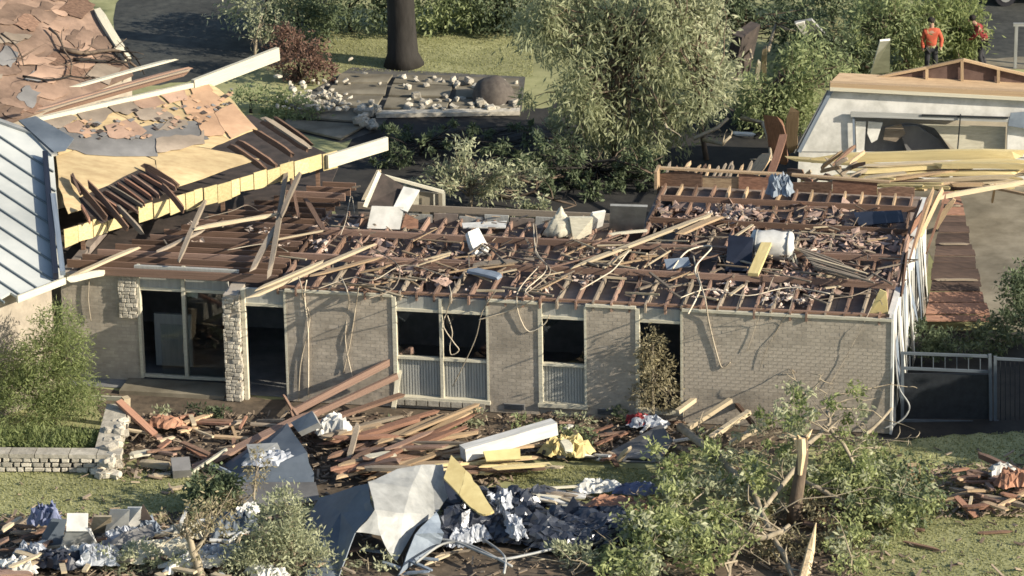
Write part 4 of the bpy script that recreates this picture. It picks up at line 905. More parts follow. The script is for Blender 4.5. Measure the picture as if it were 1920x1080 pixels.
# cables trailing off the roof edge
def cw(pts, off=.03):                                   # points on the front wall plane, a little proud
    out = []
    for x, y in pts:
        v = ray(x, y); p0 = HO - UY * (off + RND.uniform(0, .015)); out.append(CAM + v * ((p0 - CAM).dot(UY) / v.dot(UY)))
    return out
def cb(pts): return [g(x, y, ZJ + .05 + RND.uniform(0, .1)) for x, y in pts]
for i, (roof, wall, r, lb) in enumerate([
    ([(560, 520), (566, 540)], [(570, 560), (578, 600), (566, 680), (560, 750)], .02, 'cream cable looping down right of the doorway'), ([(575, 525)], [(572, 555), (580, 620), (580, 745)], .02, 'cream cable hanging straight down right of the doorway'),
    ([(640, 520), (652, 548)], [(652, 575), (648, 640), (664, 720)], .016, 'thin cable curling down the brick pier left of the double window'), ([(672, 540)], [(668, 580), (656, 640), (644, 700)], .016, 'thin cable slanting down the brick pier left of the double window'),
    ([(842, 535), (846, 556)], [(838, 585), (832, 610), (850, 640), (862, 655), (848, 664), (842, 650), (846, 625), (838, 590)], .018, 'cable curled into a loop in front of the double window'),
    ([(930, 545)], [(905, 585), (890, 640), (850, 725)], .018, 'cable strung diagonally across the right pane of the double window'), ([(1010, 500), (975, 540)], [(970, 570), (978, 600), (995, 622), (1020, 610), (1030, 590)], .016, 'cable hooked on the brick pier left of the narrow window'),
    ([(1000, 420), (1005, 470), (1025, 505), (985, 545), (1000, 560)], [(960, 580), (918, 592), (900, 600)], .018, 'long cable wandering over the attic to the double window'),
    ([(1300, 480), (1310, 520), (1322, 560)], [(1328, 600), (1342, 660), (1356, 690), (1372, 680)], .02, 'cream cable dangling on the brick wall right of the shrub'), ([(1450, 520), (1430, 570)], [(1415, 610), (1400, 660)], .014, 'thin pale wire slanting down the right brick wall'),
    ([(1490, 545), (1480, 580)], [(1470, 600), (1440, 650), (1425, 690)], .012, 'very thin wire on the right brick wall under the round plaster lumps'), ([(1640, 560)], [(1620, 600), (1580, 680), (1550, 725)], .014, 'straight wire running from the roof corner down into the broken tree'),
    ([], [(168, 515), (166, 560), (170, 600)], .018, 'cable hanging on the shaded brick left of the patio window')]):
    cable(cb(roof) + [p + Vector((jit(.03), 0, jit(.03))) for p in cw(wall, .035 if i < 12 else -.70)], r * RND.uniform(.45, .9), M_cable, lb, 'cables hanging from the roof edge')
for ci, pts in enumerate([[(1000, 420), (1010, 450), (1004, 480), (1030, 505), (1020, 530), (985, 550)], [(1260, 500), (1290, 470), (1335, 465), (1300, 500), (1310, 540), (1290, 585)], [(600, 540), (660, 520), (700, 525), (760, 500), (840, 515)], [(380, 410), (430, 395), (460, 385), (490, 400)], [(640, 440), (652, 410), (660, 365), (668, 400)], [(1280, 560), (1330, 545), (1400, 555), (1480, 540), (1560, 548)], [(700, 470), (745, 500), (735, 540), (690, 560)], [(430, 470), (500, 455), (540, 470)], [(1090, 540), (1130, 520), (1150, 500), (1180, 470)], [(1530, 560), (1600, 555), (1640, 545), (1652, 570)]]):
    cable([g(x + jit(4), y + jit(4), ZJ + RND.uniform(.03, .2)) for x, y in pts], RND.uniform(.008, .019), M_cable if ci % 3 else M_grey, ('pale cable snaking from the cream cushion to the front joists', 'cable looping round the navy box on the wing attic', 'cable lying along the front joists above the doorway', 'thin cable beside the pale level stick on the left attic', 'cable standing up left of the overturned cabinet', 'cable along the front joists of the wing', 'cable looped above the double window', 'short cable on the left attic above the stone pillar', 'cable under the long pale diagonal board', 'cable at the front right corner of the wing attic')[ci], 'loose cables on the attic')

# ================================================================== RIGHT SIDE: fallen roof strip, gate
fr = thing('fallen_roof_strip', g(1800, 610), 'long brown strip of fallen roof boards lying beside the end wall', 'roof strip')
FP = Plane(g(1735, 600, .5), g(1860, 600, .3), g(1772, 362, 1.2))
for k in range(22):
    f0 = k / 22; f1 = (k + .97) / 22
    def e(f, s): return (1735 + (1768 - 1735) * (1 - f) + s * ((1 - f) * 30 + f * 120), 360 + f * 240)
    a_, c_ = jit(.03), jit(.05); q = [e(f0, a_), e(f0, 1 + c_), e(f1, 1 + c_), e(f1, a_)]
    plate(FP, [(x + jit(1), y + jit(.8)) for x, y in q], .03, jit(.025), 'board', M_red if k > 16 else (M_dplank if k > 3 else M_red), fr)
for f in (.12, .42, .7): 
    a, b_ = e(f, .05), e(f, .95); plank(FP.at(*a, .05), FP.at(*b_, .05), .05, .05, M_grey, fr, 'batten')
plank(FP.at(1738, 470, .06), FP.at(1732, 600, .06), .08, .05, M_grey, fr, 'edge_batten')
b = MB(); b.beam(g(1790, 420, .0), g(1790, 420, .9), .1, .1, up=Vector((1, 0, 0))); b.beam(g(1760, 560, 0), g(1760, 560, .35), .1, .1, up=Vector((1, 0, 0))); b.build('support', M_brown, fr)
M_rail = mat('rail_paint', (.10, .12, .14), (.06, .075, .09), 4)
gate = thing('metal_gate', g(1778, 790), 'dark metal framed gate with two top rails in the shade right of the house', 'gate')
gy = g(1778, 790).y
def ga(px, py, d=0): return at(px, py, gy + d)
for a, b_ in [((1690, 662), (1858, 668)), ((1690, 690), (1858, 697)), ((1692, 788), (1858, 792))]: plank(ga(*a), ga(*b_), .05, .06, M_rail, gate, 'rail', clean=True)
for a, b_ in [((1692, 660), (1692, 792)), ((1856, 664), (1858, 796))]: plank(ga(*a), ga(*b_), .07, .07, M_rail, gate, 'post', up=Vector((0, -1, 0)), clean=True)
b = MB(); b.prism([ga(1694, 700, .05), ga(1854, 702, .05), ga(1854, 786, .05), ga(1694, 784, .05)], .03, Vector((0, -1, 0))); fixn(b.build('panel', M_gmetal, gate))
for x in (1706, 1728, 1750, 1772, 1794, 1816, 1838): plank(ga(x, 664, .02), ga(x, 694, .02), .02, .02, M_rail, gate, 'bar', up=Vector((0, -1, 0)), clean=True)
fen = thing('metal_fence', g(1900, 800), 'dark metal fence panel continuing right of the gate', 'fence')
for a, b_ in [((1866, 672), (1985, 678)), ((1866, 790), (1985, 796))]: plank(ga(*a), ga(*b_), .05, .06, M_rail, fen, 'rail', clean=True)
plank(ga(1866, 668), ga(1866, 798), .07, .07, M_rail, fen, 'post', up=Vector((0, -1, 0)), clean=True)
for k in range(12): plank(ga(1876 + k * 9, 674, .02), ga(1876 + k * 9, 792, .02), .02, .02, M_gmetal, fen, 'bar', up=Vector((0, -1, 0)), clean=True)
cable([H(-.1, 0, 1.9), H(-.2, -.1, 1.2), H(-.45, -.2, .8), H(-.3, -.3, .5), H(.1, -.4, .3)], .02, M_whiteM, 'bent pale strip hanging off the right end of the house', None, 'hanging_strip', 'strip')
pl((1676, 700), .9, (1676, 805), .0, .12, .03, M_whiteM, 'narrow white strip hanging at the house corner', None, 'hanging_strip', 'strip')

# ================================================================== DEBRIS ON THE GROUND IN FRONT
HG = 'brown boards in the heap below the double window'; HL = 'brown splintered board in the tangled heap on the ground below the double window'
pl((545, 775), .35, (775, 655), 1.3, .08, .16, M_joist, 'long dark beam propped up towards the double window', clean=True); pl((560, 790), .3, (745, 705), .9, .08, .14, M_joist, 'second dark beam propped below the longest one at the double window', clean=True)
pl((560, 806), .3, (760, 738), .6, .2, .06, M_brown, 'brown beam under the two propped dark beams'); pl((350, 885), .05, (600, 765), .55, .26, .08, M_joist, 'long dark timber rising from the lawn to the doorway')
pl((738, 765), .35, (752, 678), 1.0, .10, .06, M_cream, 'cream stick leaning on the left jamb of the double window', clean=True)
for k in range(30):
    x = RND.uniform(590, 760); y = RND.uniform(800, 880); L = RND.uniform(80, 230)
    m_ = RND.choice((M_brown, M_brown, M_red, M_tan, M_joist, M_grey)); a_ = (x, y + L * .06); b_ = (min(x + L, 900), y - L * RND.uniform(-.12, .42)); pl(a_, .1 + RND.uniform(0, .5), b_, .15 + RND.uniform(0, .5), RND.uniform(.08, .24), RND.uniform(.04, .09), m_, lab(m_, a_, b_, (590, 780, 900, 885), 'heap under the double window'), HG)
for k in range(26):
    x = RND.uniform(600, 740); y = RND.uniform(862, 905); L = RND.uniform(120, 250)
    m_ = RND.choice((M_brown, M_red, M_red, M_tan)); b_ = (x + L * RND.uniform(.5, 1), y - L * RND.uniform(.0, .3)); pl((x, y), .1 + RND.uniform(0, .35), b_, .15 + RND.uniform(0, .3), RND.uniform(.1, .2), .05, m_, lab(m_, (x, y), b_, (600, 830, 980, 905), 'stack behind the bent metal'), 'layered boards behind the bent sheet metal')
for k in range(24):
    x = RND.uniform(800, 940); y = RND.uniform(835, 885); L = RND.uniform(40, 130)
    m_ = RND.choice((M_yel, M_pale, M_tan, M_yel, M_brown)); b_ = (x + L, y + L * RND.uniform(-.12, .15)); pl((x, y), .1 + RND.uniform(0, .4), b_, .1 + RND.uniform(0, .3), RND.uniform(.06, .16), .05, m_, lab(m_, (x, y), b_, (800, 835, 1130, 905), 'splay under the white beam'), 'boards splayed under the white beam')
pl((868, 850), .55, (1040, 800), .75, .3, .30, M_white, 'big white box beam lying on top of the front debris heap', cat='beam', clean=True)
pl((735, 842), .5, (850, 838), .5, .14, .06, M_pale, 'pale board lying level left of the white box beam'); pl((725, 818), .5, (795, 838), .45, .08, .06, M_pale, 'short pale stick left of the white box beam'); pl((684, 858), .5, (742, 850), .5, .22, .06, M_cream, 'stubby cream block on the brown boards')
pl((652, 868), .2, (672, 792), .8, .12, .08, M_grey, 'upright grey stud poking out of the brown heap')
tag(plate(Plane(g(900, 870, .5), g(1000, 860, .45), g(950, 840, .65)), [(906, 846), (975, 840), (976, 860), (912, 864)], .04, 0, 'foam_board', M_foam), 'small yellow board beneath the white box beam', 'board')
crumple('yellow_fabric', (1062, 852), .05, (1.0, .7), .35, M_foam, 14, 8, 'crumpled yellow insulation scrap right of the white beam', 'insulation'); pl((1068, 850), .4, (1054, 825), .5, .2, .1, M_cream, 'cream scrap board poking up right of the white beam')
pl((1158, 866), .1, (1182, 838), .6, .12, .08, M_pale, 'pale pointed stake in the dark gap left of the broken tree'); pl((1226, 815), .3, (1252, 798), .5, .06, .05, M_white, 'thin white lath by the fallen stair like frame')
# slate coloured roof sheet and pale scraps
tag(dent(solid('slate_roof_sheet', [g(420, 870, .05), g(540, 795, .7), g(572, 850, .6), g(592, 905, .1), g(440, 905, .02), g(500, 840, .5)], [(0, 5, 4), (0, 1, 5), (1, 2, 5), (5, 2, 3, 4)], .04, M_blue), 2, .03), 'slate blue roof sheet lying on the lawn left of the brown heap', 'roof sheet')
tag(solid('corrugated_sheet', [g(440, 905, .04), g(592, 905, .12), g(600, 938, .08), g(520, 950, .05), g(452, 945, .04)], [(0, 1, 2, 3, 4)], .03, M_felt_grey), 'flat grey roof sheet on the grass below the slate blue one', 'roof sheet')
blockpoly('loose_sheet', [(462, 835, .6), (520, 832, .62), (528, 850, .5), (470, 862, .5)], 0, .03, M_whiteM, 'white scrap of sheeting on the slate blue roof sheet', 'panel'); crumple('clear_wrap', (512, 868), .3, (1.1, .6), .25, M_foilw, 14, 12, 'pale translucent looking wrap on the slate blue roof sheet', 'wrap')
blockpoly('pale_box', [(552, 800, .5), (592, 778, .8), (604, 800, .7), (566, 818, .45)], 0, .15, M_whiteM, 'pale blue grey box wedged at the top of the front heap', 'box')
crumple('white_bag', (628, 812), .3, (.7, .5), .3, M_white, 12, 15, 'white crumpled bag on the brown boards', 'bag', tall=.3); pl((545, 760), .6, (570, 800), .2, .07, .07, M_joist, 'dark splintered stick at the foot of the doorway'); pl((530, 738), 1.0, (548, 770), .5, .05, .05, M_joist, 'thin dark branch like stick in front of the doorway')
pl((350, 892), .05, (425, 842), .4, .06, .06, M_cream, 'pale pole leaning over the debris left of the slate sheet', clean=True); pl((390, 868), .3, (440, 890), .1, .06, .06, M_gut, 'grey green pole crossing the pale pole')
blockpoly('round_drum', [(320, 858, .4), (355, 856, .4), (358, 880, .0), (322, 884, .0)], 0, .4, M_felt_grey, 'dark grey crate on the lawn edge left of the pale pole', 'crate')
pl((262, 868), .12, (318, 874), .12, .2, .12, M_pale, 'pale timber block beside the dark grey crate'); pl((280, 892), .06, (322, 890), .06, .14, .05, M_pale, 'pale board flat on the lawn below the dark crate'); pl((312, 918), .05, (352, 912), .05, .12, .05, M_pale, 'small pale board further out on the lawn'); pl((240, 855), .15, (285, 848), .15, .2, .08, M_cream, 'cream board right of the toppled stone post')
LG = 'small boards strewn below the patio window'
GJ = Joined()
for k in range(46):
    x, y = RND.uniform(235, 560), RND.uniform(782, 850); a = RND.gauss(0, .6); L = RND.uniform(20, 75)
    GJ.add(g(x, y, .06 + RND.uniform(0, .2)), g(x + L * cos(a), y - L * sin(a) * .6, .08 + RND.uniform(0, .25)), RND.uniform(.05, .14), .05, RND.choice((M_brown, M_grey, M_red, M_pale, M_joist, M_tan)))
GJ.build('strewn_boards', 'small broken boards strewn on the dirt below the patio window')
pl((222, 752), .9, (290, 815), .3, .2, .06, M_red, 'red brown board leaning from the toppled stone post into the debris', clean=True)
crumple('rust_scrap', (310, 800), .15, (.8, .4), .2, M_rust, 10, 21, 'rust red scrap lying by the leaning red brown board', 'scrap')
GJ = Joined()
for k in range(34):
    x, y = RND.uniform(1000, 1260), RND.uniform(790, 866); a = RND.gauss(0, .6); L = RND.uniform(15, 60)
    GJ.add(g(x, y, .05 + RND.uniform(0, .15)), g(x + L * cos(a), y - L * sin(a) * .6, .05 + RND.uniform(0, .2)), RND.uniform(.05, .12), .04, RND.choice((M_brown, M_grey, M_red, M_white, M_joist, M_gmetal)))
GJ.build('board_scraps', 'scraps of board on the dark bed below the narrow window')
crumple('red_white_cloth', (1215, 800), .1, (.8, .4), .25, M_foilw, 12, 31, 'pale crumpled cloth on the bed below the shrub doorway', 'cloth'); crumple('red_cloth', (1196, 795), .15, (.45, .3), .25, M_redc, 10, 32, 'small red cloth on the bed below the shrub doorway', 'cloth')
tag(solid('bed_shadow_sheet', [g(1140, 850, .02), g(1240, 796, .5), g(1262, 826, .4), g(1235, 868, .02), g(1160, 866, .02)], [(0, 1, 2, 3, 4)], .04, M_felt_grey), 'dark sheet added as the shadow between the yellow scrap and the broken tree', 'roof sheet')  # added sheet standing in for a shadow on the bed
# stair-like frame leaning by the tree
for k, (a, b_) in enumerate([((1270, 772), (1340, 722)), ((1290, 802), (1370, 750)), ((1330, 822), (1405, 772)), ((1370, 832), (1420, 802))]):
    pl(a, .45, b_, .75, .12, .10, M_pale, ('topmost', 'second', 'third', 'lowest')[k] + ' of the four parallel pale rafters lying in the broken tree', 'parallel pale rafters in the tree', clean=True)
pl((1345, 716), .6, (1425, 810), .4, .08, .1, M_brown, 'brown board joining the upper ends of the parallel pale rafters')
# toppled stone post and low stone wall on the left
sw = thing('stone_wall', g(95, 884), 'low stone garden wall with a pale coping on the left lawn', 'wall')
q0 = g(-30, 884); q1 = g(188, 886); b = MB(); bk = Vector((0, .28, 0)); b.hexa([q0, q1, q1 + bk, q0 + bk] + [v + UP_ * .36 for v in (q0, q1, q1 + bk, q0 + bk)]); wcore = fixn(b.build('core', M_sdark, sw))
x = 0; W_ = (q1 - q0).length; ex = (q1 - q0).normalized()
for z0 in (.01, .125, .24):
    x = -RND.random() * .1
    while x < W_:
        l = RND.uniform(.14, .3); put(STN[RND.randrange(4)], 'stone', q0 + ex * (x + l / 2) + Vector((0, 0, z0 + .06)), (l * RND.uniform(.7, 1), .12, RND.uniform(.08, .12)), sw, Matrix.Identity(4)); x += l
x = 0
while x < W_:
    l = RND.uniform(.5, .8); c = q0 + ex * (x + l / 2) + Vector((0, .14, .40)); b = MB(); b.beam(c - ex * (l / 2 - .01), c + ex * (l / 2 - .01), .4, .09); fixn(b.build('coping_stone', M_stone, sw)); x += l
tp = thing('toppled_stone_post', g(205, 880), 'toppled pale stone post slumped against the end of the low garden wall', 'post')
b = MB(); b.beam(g(196, 872, .15), g(222, 772, .55), .5, .42); core = fixn(b.build('core', M_stone, tp))
for k in range(26):
    f = RND.random(); c = g(192 + 30 * f, 876 - 100 * f, .3 + .32 * f) + Vector((jit(.24), jit(.1), jit(.12))); put(STN[RND.randrange(4)], 'stone', c, (RND.uniform(.15, .3), RND.uniform(.12, .2), RND.uniform(.1, .18)), tp)
for k in range(12):
    c = g(RND.uniform(180, 225), RND.uniform(850, 895), .08); put(STN[RND.randrange(4)], 'stone', c, (RND.uniform(.15, .35), .2, .16), tp)
pl((236, 800), .0, (236, 745), .75, .16, .16, M_pale, 'short pale timber post standing by the toppled stone post', name='timber_post', cat='post', clean=True); pl((170, 745), .55, (236, 748), .6, .06, .1, M_cream, 'pale rail running left from the short timber post', clean=True)
# the large bent sheet metal in the foreground
v = [(690, 905, 1.35), (745, 880, 1.3), (790, 872, 1.2), (830, 872, 1.1), (838, 935, .7), (815, 965, .6), (780, 990, .55), (742, 1055, .12), (712, 1005, .62), (668, 998, .72), (757, 962, .9), (704, 955, 1.08), (770, 915, 1.15), (812, 915, .85)]
o = solid('bent_sheet_metal', [g(x, y, z) for x, y, z in v], [(0, 1, 12, 10, 11), (11, 10, 8, 9), (10, 7, 8), (1, 2, 12), (2, 13, 12), (2, 3, 13), (3, 4, 13), (13, 4, 5), (12, 13, 5), (12, 5, 6, 10), (10, 6, 7)], .025, M_whiteM); tag(o, 'large pale grey sheet of bent metal standing folded in the foreground', 'sheet metal'); dent(o, 3, .013)
tag(dent(solid('blue_sheet_metal', [g(566, 1002, .04), g(598, 935, .45), g(688, 906, 1.32), g(702, 956, 1.05), g(666, 1000, .70), g(632, 1088, .02), g(566, 1088, .0), g(640, 960, .7)], [(0, 1, 7), (1, 2, 7), (2, 3, 7), (7, 3, 4), (7, 4, 5), (0, 7, 5, 6)], .02, M_blue), 3, .02), 'shaded slate blue flank sheet on the left of the bent sheet metal', 'sheet metal')
tag(dent(solid('grey_flap', [g(776, 1002, .66), g(818, 960, .75), g(832, 1000, .5), g(822, 1024, .2), g(748, 1080, .02)], [(0, 1, 2), (0, 2, 3, 4)], .02, M_gut), 3, .02), 'grey flap of metal folding down right of the bent sheet metal', 'sheet metal')
tag(solid('shadow_sheet', [g(812, 890, .9), g(838, 882, .9), g(900, 960, .35), g(930, 985, .1), g(850, 990, .1), g(818, 935, .7)], [(0, 1, 2, 5), (5, 2, 3, 4)], .02, M_navy), 'dark sheet painted as the shade under the slanting yellow board', 'sheet')  # navy sheet painted as the shadow cast by the yellow board
YB = Plane(g(846, 853, 1.35), g(832, 900, 1.05), g(926, 958, .75))
yb = thing('yellow_board', g(880, 960), 'broken yellow board slanting down beside the bent sheet metal', 'board')
plate(YB, [(846, 853), (872, 880), (868, 908), (860, 926), (832, 896)], .06, 0, 'board_half', M_foam, yb, .8, 2); plate(YB, [(873, 881), (898, 912), (926, 958), (905, 964), (884, 952), (861, 927)], .06, .0, 'board_half', M_foam, yb, 2, 3)
for k in range(14):
    x, y = RND.uniform(565, 840), RND.uniform(1025, 1080)
    m_ = RND.choice((M_grey, M_pale, M_joist, M_gut)); b_ = (x + RND.uniform(20, 90), y + jit(25)); pl((x, y), .05 + RND.uniform(0, .2), b_, .05 + RND.uniform(0, .2), RND.uniform(.04, .1), .04, m_, lab(m_, (x, y), b_, (565, 1025, 930, 1080), 'litter before the bent metal'), 'scrap sticks before the bent metal')
# crumpled dark plastic to the right of it
crumple('dark_plastic', (930, 985), .05, (2.6, 2.4), .55, M_foil, 34, 41, 'heap of crumpled dark blue plastic right of the slanting yellow board', 'plastic'); crumple('dark_plastic', (1090, 1005), .03, (3.2, 1.6), .4, M_foil, 30, 42, 'low crumpled dark plastic reaching to the broken tree', 'plastic', rot=.1)
crumple('pale_plastic', (938, 972), .25, (.6, .8), .4, M_foilw, 20, 43, 'pale shiny crumpled plastic below the slanting yellow board', 'plastic'); crumple('pale_plastic', (880, 1020), .1, (.9, .4), .3, M_foilw, 18, 44, 'pale crumpled plastic strip at the foot of the dark plastic heap', 'plastic', rot=.5)
crumple('pale_plastic', (965, 1000), .3, (.3, .9), .35, M_foilw, 16, 46, 'narrow pale plastic streak on the dark plastic heap', 'plastic', rot=.3)
tag(solid('dark_cloth_peak', [g(1040, 985, .1), g(1075, 930, .7), g(1105, 978, .2), g(1095, 992, .05), g(1030, 996, .05)], [(0, 1, 2, 3, 4)], .03, M_navy), 'navy cloth peak between the plastic and the rusty sheet', 'cloth')
crumple('rusty_sheet', (1160, 955), .18, (1.25, .9), .22, M_rust, 16, 45, 'rusty orange sheet lying left of the broken tree', 'sheet'); crumple('blue_sheet', (1195, 925), .12, (.9, .4), .3, M_bluetarp, 12, 47, 'small blue sheet behind the rusty orange one', 'sheet'); crumple('white_scrap', (1125, 922), .1, (1.0, .4), .2, M_white, 12, 48, 'white scrap behind the rusty orange sheet', 'scrap')
for k in range(20):
    x, y = RND.uniform(940, 1060), RND.uniform(915, 950); L = RND.uniform(40, 110)
    m_ = RND.choice((M_cream, M_pale, M_white, M_grey, M_gut)); b_ = (x + L, y + L * RND.uniform(-.05, .35)); pl((x, y), .3 + jit(.12), b_, .15 + RND.uniform(0, .2), RND.uniform(.06, .2), .04, m_, lab(m_, (x, y), b_, (940, 915, 1150, 965), 'scraps topping the dark plastic'), 'pale boards on the plastic heap')
for ci, pts in enumerate([[(800, 1010), (850, 1015), (900, 1035), (940, 1048), (990, 1040), (1040, 1028)], [(905, 1010), (945, 1042), (945, 1075)], [(780, 1055), (830, 1020), (880, 1022), (960, 1062)], [(1170, 985), (1185, 1010), (1230, 1030)]]):
    cable([g(x, y, .35) for x, y in pts], .03, M_whiteM, ('longest pale bent pipe in front of the dark plastic', 'short pale pipe bent downwards before the dark plastic', 'pale pipe curving out from the bent sheet metal', 'short pale pipe at the edge of the fallen tree')[ci], 'bent pipes by the plastic', 'pipe', 'pipe')
# left foreground heap
FG = 'dark boards in the lower left corner heap'
for k in range(26):
    x, y = RND.uniform(-30, 60), RND.uniform(970, 1085); a = RND.gauss(.15, .5); L = RND.uniform(30, 90)
    m_ = RND.choice((M_joist, M_joist, M_brown, M_felt_dk, M_grey, M_pale)); b_ = (x + L * cos(a), y - L * sin(a) * .6); pl((x, y), .05 + RND.uniform(0, .35), b_, .1 + RND.uniform(0, .35), RND.uniform(.06, .18), .05, m_, lab(m_, (x, y), b_, (-30, 965, 150, 1085), 'lower left corner heap'), FG)
pl((2, 996), .5, (42, 970), .55, .1, .07, M_pale, 'pale stick on top of the dark heap at the lower left corner')
tag(solid('blue_board', [g(70, 1035, .02), g(112, 1038, .05), g(125, 975, .75), g(98, 972, .8), g(80, 1000, .5)], [(0, 1, 2, 3, 4)], .05, M_blue), 'slate blue board standing on edge in the lower left heap', 'board'); crumple('blue_tarp', (86, 985), .5, (.6, .5), .35, M_bluetarp, 14, 51, 'crumpled blue tarp on top of the slate blue board', 'tarp')
wb = thing('white_bin', g(140, 1030), 'white flared plastic bin lying in the lower left heap', 'bin')
b = MB(); b.prism([g(124, 996, .75), g(164, 996, .75), g(165, 962, 1.05), g(126, 962, 1.05)], .04); fixn(b.build('back_panel', M_white, wb)); b = MB(); b.prism([g(112, 1030, .3), g(180, 1018, .35), g(164, 997, .72), g(124, 997, .72)], .04); fixn(b.build('lower_panel', M_whiteM, wb)); b = MB(); b.prism([g(165, 997, .72), g(182, 1018, .3), g(170, 990, .75)], .04); fixn(b.build('side_panel', M_white, wb))
for i, (x, y, w, h, m, lb, z) in enumerate([(222, 978, 26, 22, M_whiteM, 'white panel standing left of the pair in the lower left heap', .3), (250, 972, 18, 20, M_white, 'white panel standing in the middle of the lower left heap', .3), (190, 985, 24, 16, M_pale, 'cream board right of the white bin', .2)]):
    blockpoly('panel', [(x - w, y + h, z), (x + w * .7, y + h * .8, z), (x + w * .8, y - h, z + .55), (x - w * .6, y - h, z + .5)], 0, .04, m, lb, 'panel')
tag(solid('dark_felt_sheet', [g(170, 1040, .1), g(230, 1000, .5), g(285, 982, .55), g(290, 1005, .4), g(210, 1035, .2)], [(0, 1, 2, 3, 4)], .03, M_felt_grey), 'dark grey roofing felt sheet draped over the lower left heap', 'felt')
tag(solid('dark_fin', [g(258, 975, .5), g(268, 945, .85), g(286, 975, .5)], [(0, 1, 2)], .03, M_felt_dk), 'black triangular scrap sticking up in the lower left heap', 'scrap')
for i, (x, y, s, m, lb) in enumerate([(150, 1045, (.9, .6), M_white, 'white crumpled sheet below the white bin'), (240, 1020, (.9, .5), M_foilw, 'pale crumpled wrap in the middle of the lower left heap'), (300, 1045, (1.4, .6), M_cream, 'cream draped cloth in front of the small bare tree'), (185, 1060, (.8, .5), M_foilw, 'greyish crumpled wrap low in the left corner'), (360, 1065, (1.1, .5), M_white, 'white crumpled paper at the foot of the small bare tree'), (110, 1060, (.9, .6), M_navy, 'dark blue crumpled sheet below the slate blue board'), (465, 965, (.5, .3), M_white, 'small white scrap beyond the leafy shrubs'), (445, 1000, (.9, .7), M_blue, 'dark slate sheet behind the leafy shrubs')]):
    crumple('crumpled_sheet', (x, y), .12, s, .35, m, 14, 60 + i, lb, 'sheet', rot=jit(.6))
GJ = Joined()
for k in range(80):
    x, y = RND.uniform(40, 560), RND.uniform(975, 1080); a = RND.gauss(.2, .7); L = RND.uniform(20, 80)
    GJ.add(g(x, y, .05 + RND.uniform(0, .3)), g(x + L * cos(a), y - L * sin(a) * .6, .1 + RND.uniform(0, .3)), RND.uniform(.05, .14), .05, RND.choice((M_grey, M_pale, M_joist, M_brown, M_white)))
for i, (x, y, s_, m, lb) in enumerate([(60, 1050, (.7, .4), M_foilw, 'pale wrap among the dark boards of the lower left corner'), (30, 1075, (.8, .4), M_white, 'white scrap at the very lower left corner'), (420, 1050, (.8, .5), M_foilw, 'pale wrap right of the small bare tree'), (270, 1000, (.6, .4), M_gut, 'blue grey scrap below the black triangular scrap'), (350, 1010, (.7, .4), M_cream, 'cream scrap left of the small bare tree fork'), (500, 1080, (.8, .3), M_white, 'white scrap under the tangled grey green shrub')]):
    crumple('crumpled_sheet', (x, y), .1, s_, .3, m, 14, 160 + i, lb, 'sheet', rot=jit(.6))
GJ.build('loose_sticks', 'weathered sticks among the scraps round the small bare tree')
# heap at the right edge
for k in range(34):
    x, y = RND.uniform(1780, 1930), RND.uniform(880, 955); a = RND.gauss(-.1, .5); L = RND.uniform(25, 95)
    m_ = RND.choice((M_brown, M_red, M_grey, M_tan, M_joist)); b_ = (x + L * cos(a), y - L * sin(a) * .5); pl((x, y), .05 + RND.uniform(0, .35), b_, .05 + RND.uniform(0, .3), RND.uniform(.06, .16), .05, m_, lab(m_, (x, y), b_, (1780, 880, 1960, 955), 'heap at the right edge'), 'boards at the right edge')
pl((1830, 850), .3, (1930, 895), .35, .12, .12, M_joist, 'dark beam leaning over the heap at the right edge of the lawn'); pl((1752, 938), .08, (1835, 922), .2, .12, .08, M_tan, 'long tan board reaching left from the right edge heap'); pl((1775, 915), .1, (1930, 950), .2, .12, .08, M_grey, 'long grey board crossing the right edge heap'); pl((1812, 972), .0, (1822, 930), .3, .06, .05, M_pale, 'pale stick propped at the front of the right edge heap')
crumple('red_white_scrap', (1900, 912), .3, (.7, .5), .3, M_rust, 12, 71, 'reddish scrap on the right edge heap', 'scrap'); crumple('white_scrap', (1880, 890), .25, (.5, .3), .25, M_white, 10, 72, 'white scrap on the right edge heap', 'scrap')
blockpoly('brown_crate', [(1700, 885, .3), (1725, 884, .3), (1726, 868, .3), (1702, 868, .3)], 0, .28, M_tan, 'small tan crate on the lawn behind the fallen leafy branch', 'crate')
for x, y, x2, y2 in ((1690, 1015, 1765, 1032), (1700, 992, 1735, 994), (1830, 1000, 1900, 996)): pl((x, y), .04, (x2, y2), .05, .07, .05, M_brown, 'thin brown stick lying alone on the right lawn', 'sticks on the right lawn')
# splinter litter
V = []; Fc = []; T = []
for (x0, y0_, x1, y1_, n) in ((200, 775, 1280, 900, 2600), (0, 962, 600, 1080, 1700), (560, 900, 1230, 1080, 600), (1250, 820, 1640, 1080, 700), (1740, 870, 1930, 970, 500), (0, 890, 1240, 965, 160), (1600, 840, 1930, 1080, 140)):
    for _ in range(n):
        lx, ly = RND.uniform(x0, x1), RND.uniform(y0_, y1_)
        if (960 < lx < 1230 and 862 < ly < 935) or (lx < 380 and 890 < ly < 965 and RND.random() < .6): continue
        p = g(lx, ly, RND.uniform(.01, .07)); a = RND.uniform(0, 6.3); l = RND.uniform(.03, .2) * RND.uniform(.4, 1); w = RND.uniform(.008, .035); k = len(V)
        d = Vector((cos(a), sin(a), jit(.5))) * l; e = Vector((-sin(a), cos(a), jit(.4))) * w; u = Vector((0, 0, .02))
        V += [p - d - e, p + d - e * .6, p + d * .9 + e, p - d * .8 + e]; V += [q + u for q in V[-4:]]; T += [RND.random()] * 8; Fc += [tuple(i + k for i in f) for f in BOXF]
M_lit = leafmat('splinters', (.06, .042, .032), (.34, .27, .195), .0); tag(mk('splinter_litter', V, Fc, M_lit, tint=T), 'splinters and chips scattered over the ground in front of the house', 'litter', kind='stuff')
